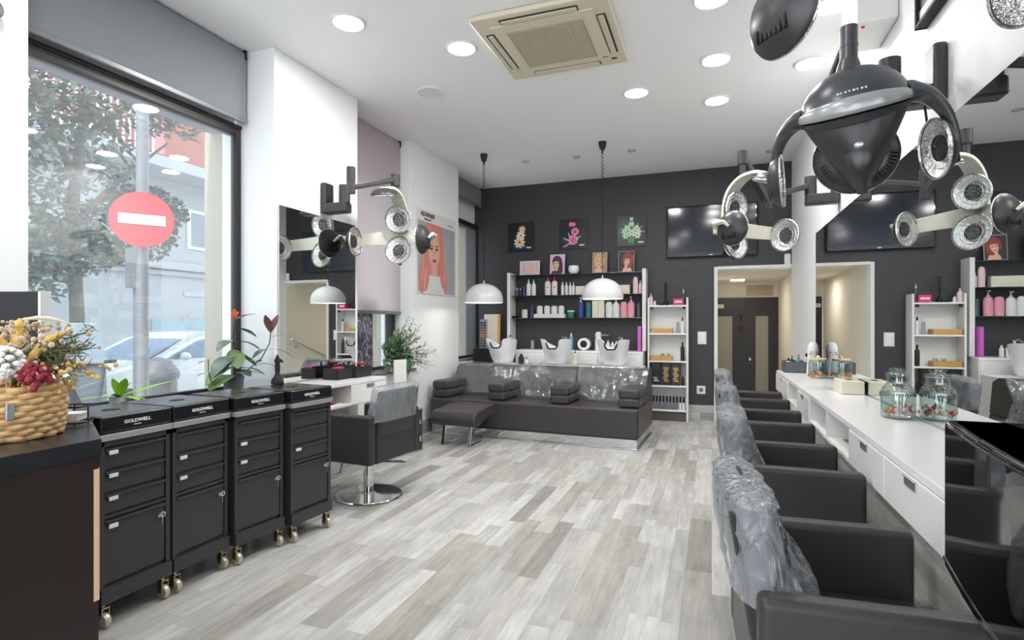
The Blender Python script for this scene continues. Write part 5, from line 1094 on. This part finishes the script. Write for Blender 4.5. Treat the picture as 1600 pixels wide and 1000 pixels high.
# contents of the open shelves
for k in range(4): solo('magazine', 'magazine, %s of the small pile in the open shelf nearest the camera' % ('lowest', 'second', 'third', 'topmost')[k], 'magazine', MB().box((-.10, -.14, 0), (.10, .14, .007)), mat('mag_%d' % k, ((196, 178, 160), (150, 120, 104), (216, 206, 196), (120, 108, 102))[k], .4), (.765, 3.2, .6615 + k * .0075), .06 * k - .1)
t = thing('wooden_fan', 'small folded wooden fan in the second open shelf of the long counter', 'fan', (.70, 3.84, .661))
m = MB()
for k in range(9): a = -.6 + k * .15; m.box((-.002, -.005, 0), (.002, .005, .095), M=T((0, 0, .012), (a, 0, 0)) @ T((.003 * (k - 4) * .3, 0, 0)))
part('blades', m, mat('fan_wood', (178, 140, 120), .5, var=.2), t); part('foot', MB().box((-.02, -.03, 0), (.02, .03, .014), r=.003), mat('fan_wood', ()), t)
solo('black_clipper', 'small black hair clipper in the open shelf at the far end of the long counter', 'clipper', MB().box((-.03, -.08, 0), (.03, .08, .05), r=.014, seg=3), BLKM, (.70, 4.86, .661), .3)
# glossy black appliance
t = thing('counter_appliance', 'glossy black curved box-shaped appliance on the near end of the long counter', 'appliance', (.63, .87, ZT8))
pts = [(.20, -.55), (-.16, -.55)] + [(-.16 - .055 * math.sin(PI * k / 14) , -.55 + 1.10 * k / 14) for k in range(1, 14)] + [(-.16, .55), (.20, .55)]
part('body', MB().prism(pts, .02, .262, r=.012, seg=3), GLOSSB, t)
fp = [p for p in pts if p[0] < 0]; part('front_panel', MB().prism([(x - .004, y) for x, y in fp] + [(-.05, .55), (-.05, -.55)], -.055, .262, r=.012, seg=3), GLOSSB, t); part('trim_strip', MB().prism([(x - .0055, y) for x, y in fp] + [(-.06, .545), (-.06, -.545)], -.034, -.028), CHROME, t)
part('foot', MB().box((-.06, -.5, 0), (.18, .5, .022), r=.006), BLKM, t)

# ------------------------------------------------------------------ hair dryers on arms
def dish(t, pos, nrm, R, shell, ribs=True):
    q = Vector(nrm).normalized().to_track_quat('Z', 'Y').to_matrix().to_4x4(); M = Matrix.Translation(pos) @ q
    s = MB(); s.lathe([(0, -.052), (R * .35, -.050), (R * .72, -.036), (R * .95, -.012), (R, 0), (R * .985, .008), (R * .95, .004), (R * .9, -.008), (0, -.043)], 40, M=M); o = part('lamp_shell', s, shell, t)
    r = MB(); r.lathe([(R * 1.0, .001), (R * 1.015, .006), (R * .97, .012), (R * .955, .004)], 40, M=M, close=True); r.lathe([(R * .955, .003), (R * .86, -.006), (R * .7, -.013), (R * .66, -.010), (R * .45, -.020), (R * .42, -.016), (0, -.022)], 40, M=M); part('reflector', r, REFL, o)
    g = MB(); n = 7
    for k in range(-3, 4):
        c = k * R * .1; h = math.sqrt(max((R * .40) ** 2 - c * c, 0)); g.cyl((c, -h, -.009), (c, h, -.009), .0022, n=5, M=M); g.cyl((-h, c, -.009), (h, c, -.009), .0022, n=5, M=M)
    g.lathe([(R * .40, -.012), (R * .43, -.012), (R * .43, -.006), (R * .40, -.006)], 28, M=M, close=True); part('lamp_grille', g, SMOKE, o)
    if ribs:
        b = MB()
        for k in range(-3, 4): b.box((-R * .04 + k * R * .14, -R * .62, -.046), (R * .02 + k * R * .14, -R * .30, -.040 + .004), M=M)
        part('vent_slots', b, BLKM, o)
    return o
def bracket(t, I, wx, y, z, s):
    """L shaped wall bracket: s=-1 on the right wall, +1 on the left wall"""
    def bx(m, a, b, lo, hi, yy, r): x = sorted((wx + s * a, wx + s * b)); m.box((x[0], y - yy, z + lo), (x[1], y + yy, z + hi), r=r, seg=3)
    m = MB(); bx(m, .002, .055, -.13, .13, .058, .014); bx(m, .03, .245, -.13, -.045, .052, .014); m.bm.transform(I); part('wall_bracket', m, HOODD, t)
    m = MB(); m.cyl((wx + s * .205, y, z - .046), (wx + s * .205, y, z + .10), .045, n=28); m.bm.transform(I); part('pivot', m, HOODD, t)
    return Vector((wx + s * .205, y, z + .03))
def arm(t, I, p, q, h=.032, wd=.022, name='arm'):
    A, L = aim(p, q); m = MB(); m.box((-h, -wd, 0), (h, wd, L), r=.010, M=A); m.bm.transform(I); part(name, m, HOODD, t)
def cable(t, I, pts):
    m = MB(); m.tube(pts, .005, 6); m.bm.transform(I); part('cable', m, BLKM, t)
SCW = 1.14
def dryer_white(loc, rz, wall, label, elbow, hang=.10):
    t = thing('infrared_hair_dryer', label, 'hair dryer', loc, rz, 'lamp dryers on wall arms'); t.scale = (SCW,) * 3; I = T(loc, (0, 0, rz), (SCW,) * 3).inverted()
    sp = [(0, .22, .0), (0, .12, .035), (0, .0, .02), (0, -.09, -.06), (0, -.125, -.18), (0, -.125, -.32), (0, -.10, -.46), (0, -.07, -.50)]
    b = MB(); n = len(sp)
    def strip(path, hw, th, axis):
        bb = bmesh.new(); rows = []
        for i, p in enumerate(path):
            p = Vector(p); d = (Vector(path[min(i + 1, len(path) - 1)]) - Vector(path[max(i - 1, 0)])).normalized(); a = Vector(axis); nn = d.cross(a).normalized(); k = hw[i] if isinstance(hw, (list, tuple)) else hw
            rows.append([bb.verts.new(p + a * k + nn * th), bb.verts.new(p - a * k + nn * th), bb.verts.new(p - a * k - nn * th), bb.verts.new(p + a * k - nn * th)])
        for A, B in zip(rows, rows[1:]):
            for k in range(4): bb.faces.new((A[k], A[(k + 1) % 4], B[(k + 1) % 4], B[k]))
        bb.faces.new(rows[0]); bb.faces.new(rows[-1][::-1]); bmesh.ops.recalc_face_normals(bb, faces=bb.faces); bmesh.ops.bevel(bb, geom=bb.edges[:], offset=.004, segments=2, profile=.5, affect='EDGES'); return bb
    def smooth(P, k=5):
        out = []
        for i in range(len(P) - 1):
            p0, p1, p2, p3 = (Vector(P[max(i - 1, 0)]), Vector(P[i]), Vector(P[i + 1]), Vector(P[min(i + 2, len(P) - 1)]))
            for j in range(k):
                f = j / k; out.append(.5 * (2 * p1 + (p2 - p0) * f + (2 * p0 - 5 * p1 + 4 * p2 - p3) * f * f + (3 * p1 - p0 - 3 * p2 + p3) * f ** 3))
        return out + [Vector(P[-1])]
    S = smooth(sp); b.merge(strip(S, [.035 + .02 * math.sin(PI * i / len(S)) for i in range(len(S))], .011, (1, 0, 0))); part('spine', b, DULLW, t)
    b = MB()
    for s in (-1, 1): P = smooth([(s * .02, -.115, -.31), (s * .13, -.105, -.31), (s * .24, -.04, -.325), (s * .30, .06, -.345)]); b.merge(strip(P, [.062 - .02 * i / len(P) for i in range(len(P))], .008, (0, 0, 1)))
    part('side_wings', b, DULLW, t)
    dish(t, (0, -.055, -.17), (0, 1, -.15), .112, HOODD, False); dish(t, (0, -.055, -.415), (0, 1, .12), .112, HOODD, False)
    for s in (-1, 1):
        dish(t, (s * .275, .13, -.365), (-s, -.05, .0), .112, HOODD)
        part('lamp_hook', MB().tube([(s * .30, .03, -.35), (s * .35, .06, -.33), (s * .36, .13, -.33), (s * .335, .15, -.36)], [.022, .024, .020, .012], 10, flat=.7), DULLW, t)
    dish(t, (0, .20, -.035), (0, -.25, -1), .10, HOODD, False)
    part('hand_knob', MB().cyl((0, -.09, -.53), (0, -.09, -.49), .013, n=14), SMOKE, t)
    part('neck', MB().cyl((0, 0, .02), (0, 0, hang + .05), .022, n=20).cyl((0, 0, hang - .02), (0, 0, hang + .07), .034, n=24), HOODD, t)
    p = bracket(t, I, *wall); e = Vector(elbow); q = Vector(loc) + Vector((0, 0, (hang + .03) * SCW))
    arm(t, I, p, e); m = MB(); m.cyl(e + Vector((0, 0, -.10)), e + Vector((0, 0, .12)), .036, n=24); m.bm.transform(I); part('elbow', m, HOODD, t); arm(t, I, e + Vector((0, 0, -.05)), q); return t
def dryer_black(loc, rz, roll, wall, label, drop=0, lt_y=.05):
    t = thing('hood_hair_dryer', label, 'hair dryer', loc, rz, 'dark hood dryers on the mirror wall'); I = T(loc, (0, 0, rz)).inverted(); RM = T(rot=(math.radians(2), -roll, 0))
    def dome(u, v):
        th = u * 2 * PI; ph = v * PI / 2; zt = .052 - .05 * max(0, -math.sin(th)); return (.182 * math.cos(th) * math.cos(ph) ** .9, .05 + .165 * math.sin(th) * math.cos(ph) ** .9, zt + (.205 - zt) * math.sin(ph))
    part('hood', MB().grid(dome, 56, 18, wrap=True, M=RM), HOODM, t, 70)
    def low(u, v):
        th = u * 2 * PI; k = math.cos(v * PI / 2) ** .62; k2 = 1 - .87 * v ** 1.15; return (.178 * math.cos(th) * k2, .05 + .160 * math.sin(th) * (.35 + .65 * k), (.050 - .082 * max(0, -math.sin(th))) * (1 - v) - .252 * v)
    m = MB().grid(low, 56, 22, wrap=True, M=RM); part('lower_shell', m, HOODD, t, 70)
    def vis(u, v):
        ph = (u - .5) * PI * .98; f = v * 4
        zh = .062 - .012 * max(0, math.cos(ph)); zl = .048 - .062 * max(0, math.cos(ph)); a = v * 2 * PI; zc = (zh + zl) / 2; hh = (zh - zl) / 2; dz = math.sin(a) * hh; dr = .014 * math.cos(a) * max(.2, math.cos(ph))
        k = 1.0 + .05 * max(0, math.cos(ph)); R1, R2 = .184 * k + dr, .167 * k + dr
        return (R1 * math.sin(ph), .05 - R2 * math.cos(ph), zc + dz)
    part('visor', MB().grid(vis, 40, 20, M=RM), HOODL, t, 70)
    def slot(u, v):
        ph = (u - .5) * PI * .7; zz = .040 - .058 * max(0, math.cos(ph)) - v * .030 * max(0, math.cos(ph)); return (.181 * math.sin(ph), .05 - .1635 * math.cos(ph) - .003, zz)
    part('air_slot', MB().grid(slot, 30, 2, M=RM), BLKM, t)
    lt = MB()
    for k, wq in enumerate((.012, .006, .010, .008, .012, .006, .010, .009)):
        x = -.048 + k * .0125; y = .05 - math.sqrt(max(0, 1 - (x / .182) ** 2)) * .165 * .945; lt.box((x, y - .004, .072), (x + wq * .7, y + .006, .078), M=RM)
    part('maker_lettering', lt, PAPER, t)
    o = part('lens_recess', MB().sph((.0, -.066, -.145), (.046, .026, .070), 28, M=RM), SMOKE, t); part('button', MB().sph((.004, -.094, -.118), (.017, .009, .012), 18, M=RM), mat('silver_button', (196, 198, 202), .2, .6), o)
    part('stem', MB().cyl((0, .0, -.275), (0, -.03, -.21), .018, .022, n=18, M=RM), HOODD, t)
    dish(t, (0, .105, -.108), (0, 1, .0), .145, SMOKE, False)
    rb = MB()
    for k in range(26): a = PI * (.08 + k / 25 * .84) + PI; rb.box((-.002, -.0, .108), (.002, .022, .132), M=RM @ T((0, .062, -.105), (0, 0, 0)) @ T(rot=(0, a - 1.5 * PI + PI, 0)))
    part('rib_ring', rb, BLKM, t)
    for s in (-1, 1):
        R = bmesh.new(); path = []; n = 16
        for i in range(n + 1):
            f = i / n; path.append((Vector((s * (.15 + .165 * math.sin(f * 1.35)), .06 + .10 * f, .065 + .02 * math.sin(f * PI) - (.22 + drop) * f ** 1.9)), .070 * (1 - f) ** .8 + .010, .030 * (1 - f) ** .6 + .006))
        rows = []
        for i, (p, hh, th) in enumerate(path):
            d = (path[min(i + 1, n)][0] - path[max(i - 1, 0)][0]).normalized(); yv = Vector((0, 1, 0)); nn = d.cross(yv).normalized(); yv = nn.cross(d)
            rows.append([R.verts.new(p + yv * hh * .8 * math.cos(a) + nn * th * math.sin(a) * (1.2 if i < 3 else 1)) for a in [k * PI / 6 for k in range(12)]])
        for A, B in zip(rows, rows[1:]):
            for k in range(12): R.faces.new((A[k], A[(k + 1) % 12], B[(k + 1) % 12], B[k]))
        R.faces.new(rows[-1]); bmesh.ops.recalc_face_normals(R, faces=R.faces); o = part('wing_arm', MB().merge(R, RM), HOODM, t, 70)
        dish(t, RM @ Vector((s * (.282 if s < 0 else .245),   .165, -.135 - drop)), RM.to_3x3() @ Vector((-s, lt_y if s < 0 else -.36, -.05)), .112, HOODD)
    part('neck', MB().lathe([(.045, .20), (.036, .235), (.030, .25), (.030, .372), (0, .372)], 26, M=T((-.02, .05, 0))).cyl((-.02, .05, .295), (-.02, .05, .305), .0315, n=26), HOODM, t)
    part('neck_strut', MB().tube([(-.03, .11, .365), (-.06, .13, .29), (-.10, .13, .18)], .011, 8), HOODD, t)
    p = bracket(t, I, *wall); q = T(loc, (0, 0, rz)) @ Vector((.06, .18, .15)); arm(t, I, p, q); m = MB(); m.cyl(q + Vector((0, 0, -.05)), q + Vector((0, 0, .07)), .036, n=24); m.bm.transform(I); part('elbow', m, HOODD, t)
    cable(t, I, [(wall[0] - .07, wall[1], wall[2] - .13), (wall[0] - .06, wall[1], wall[2] - .22), (wall[0] - .03, wall[1] + .05, wall[2] - .34), (wall[0] - .02, wall[1] + .04, wall[2] - .45)]); return t
dryer_white((-2.66, 4.27, 2.44), math.radians(-173), (-3.10, 3.86, 2.36, 1), 'lamp hair dryer with cream wings hung from the window-side pier with the mirror', (-2.86, 3.90, 2.50), .10)
dryer_white((.23, 4.70, 2.42), math.radians(-130), (RX, 5.06, 2.40, -1), 'lamp hair dryer with cream wings hanging in front of the television', (.42, 4.86, 2.32), .14)
dryer_black((.50, 2.36, 2.06), math.radians(-13), math.radians(5), (RX, 2.94, 2.40, -1), 'large dark grey hood hair dryer hanging in the upper right of the photo')
dryer_black((.465, 1.44, 2.345), math.radians(2), 0, (RX, 1.95, 2.65, -1), 'dark hair dryer nearest the camera, mostly cut off by the top edge', .10, .75)
# fittings on the wall above the mirror
t = thing('wall_box', 'white box on the wall above the mirror, seen from below behind the hood dryer', 'wall box', (RX - .001, 3.80, 2.98)); part('box', MB().box((-.20, -.25, 0), (0, .14, .28), r=.012), LAMD, t); part('indicator', MB().sph((-.16, -.20, -.002), .010, 12), mat('red_led', (220, 40, 40), .3), t)
part('cable', MB().tube([(-.012, .10, .28), (-.012, .10, .405)], .006, 6), WPLAST, t)
t = thing('framed_display', 'small dark framed panel high on the wall above the mirror at the top edge', 'framed panel', (RX - .001, 3.0, 2.705)); m = MB(); m.box((-.05, -.14, 0), (0, .14, .015)); m.box((-.05, -.14, .0), (0, -.125, .5)); m.box((-.05, .125, 0), (0, .14, .5)); m.box((-.05, -.14, .485), (0, .14, .5)); part('frame', m, BLKM, t)
part('panel', MB().box((-.03, -.125, .08), (-.005, .125, .485)), GREY, t); part('lower_strip', MB().box((-.034, -.125, .015), (-.004, .125, .08)), PAPER, t)
solo('wall_hook', 'dark round fitting at the left edge of the photo on the near pier', 'wall fitting', MB().lathe([(0, 0), (.045, 0), (.05, .01), (.048, .05), (.03, .06), (0, .06)], 28, M=T(rot=(0, PI / 2, 0))), GREY, (-3.099, 1.53, 2.73))

# ------------------------------------------------------------------ corridor
root = bpy.data.objects.new('door_1', None); COL.objects.link(root); root['kind'] = 'structure'; root.location = (.585, 11.44, -.3)
for s, nm in ((-1, 'door_leaf'), (1, 'door_leaf')):
    x0, x1 = (-.584, -.0005) if s < 0 else (.0005, .593); g0, g1 = (x0 + .10, x1 - .21) if s < 0 else (x0 + .20, x1 - .17); m = MB()
    m.box((x0, 0, 0), (g0, .045, 2.104)); m.box((g1, 0, 0), (x1, .045, 2.104)); m.box((g0, 0, 1.75), (g1, .045, 2.104)); m.box((g0, 0, 0), (g1, .045, .25)); o = part('door_leaf', m, DOORB, root)
    part('frosted_pane', MB().box((g0, .015, .25), (g1, .03, 1.75)), mat('frosted_glass', (148, 142, 128), .35, var=.05), o)
    if s > 0: part('lock', MB().cyl((x0 + .10, -.012, .92), (x0 + .10, 0, .92), .022, n=18).box((x0 + .09, -.03, .93), (x0 + .11, -.012, .96), r=.004), BRUSH, o)
    else:
        for z in (1.45, 1.68): part('hinge', MB().cyl((x1 - .06, -.008, z), (x1 - .06, -.008, z + .09), .012, n=12), BLKM, o)
solo('round_notice', 'round white notice on the glass of the right corridor door', 'notice', MB().cyl((0, 0, 0), (0, -.004, 0), .085, n=32).lathe([(.035, 0), (.05, 0), (.05, .001), (.035, .001)], 28, M=T((0, -.004, 0), (PI / 2, 0, 0)), close=True, mi=1), (PAPER, GREY), (.95, 11.4535, 1.53))
solo('door_plate', 'small pale plate on the top of the left corridor door', 'door plate', MB().box((-.10, -.006, -.035), (.10, 0, .035), r=.003).box((-.07, -.0068, -.006), (.07, -.0058, .008), mi=1), (CREAMB, GREY), (.12, 11.4385, 1.64))
t = thing('ceiling_light', 'lit rectangular ceiling light in the corridor', 'ceiling light', (.42, 10.3, 2.09)); part('housing', MB().box((-.12, -.16, -.03), (.12, .16, -.001), r=.006), WPLAST, t); part('diffuser', MB().box((-.11, -.15, -.042), (.11, .15, -.029), r=.005), mat('corridor_led', (255, 250, 235), emit=(255, 246, 226), estr=5), t)
l = bpy.data.lights.new('led', 'AREA'); l.shape = 'RECTANGLE'; l.size = .2; l.size_y = .3; l.energy = 6; l.color = (1, .94, .84); o = bpy.data.objects.new('led', l); COL.objects.link(o); o.parent = t; o.location = (0, 0, -.05)
t = thing('air_vent', 'beige slatted air vent over the corridor doors', 'vent', (.86, 11.498, 1.83)); part('frame', MB().box((-.24, -.012, 0), (.24, 0, .21), r=.003), mat('vent_beige', (206, 190, 162), .6), t)
m = MB()
for k in range(6): m.box((-.22, -.022, .018 + k * .031), (.22, -.010, .036 + k * .031), r=.003)
part('slats', m, mat('vent_slat', (190, 174, 146), .6), t)
t = thing('handrail', 'steel handrail going down the right corridor wall', 'handrail', (1.18, 8.1, 0)); part('rail', MB().tube([(-.075, .05, 1.02), (-.075, 1.9, .30), (-.075, 1.98, .24), (-.05, 1.98, .20), (-.01, 1.95, .20)], .02, 12), BRUSH, t)
for y, z in ((.25, .94), (1.5, .455)): part('rail_bracket', MB().tube([(-.075, y, z - .015), (-.07, y, z - .07), (0, y, z - .075)], .008, 8).cyl((-.012, y, z - .075), (0, y, z - .075), .03, n=18), BRUSH, t)
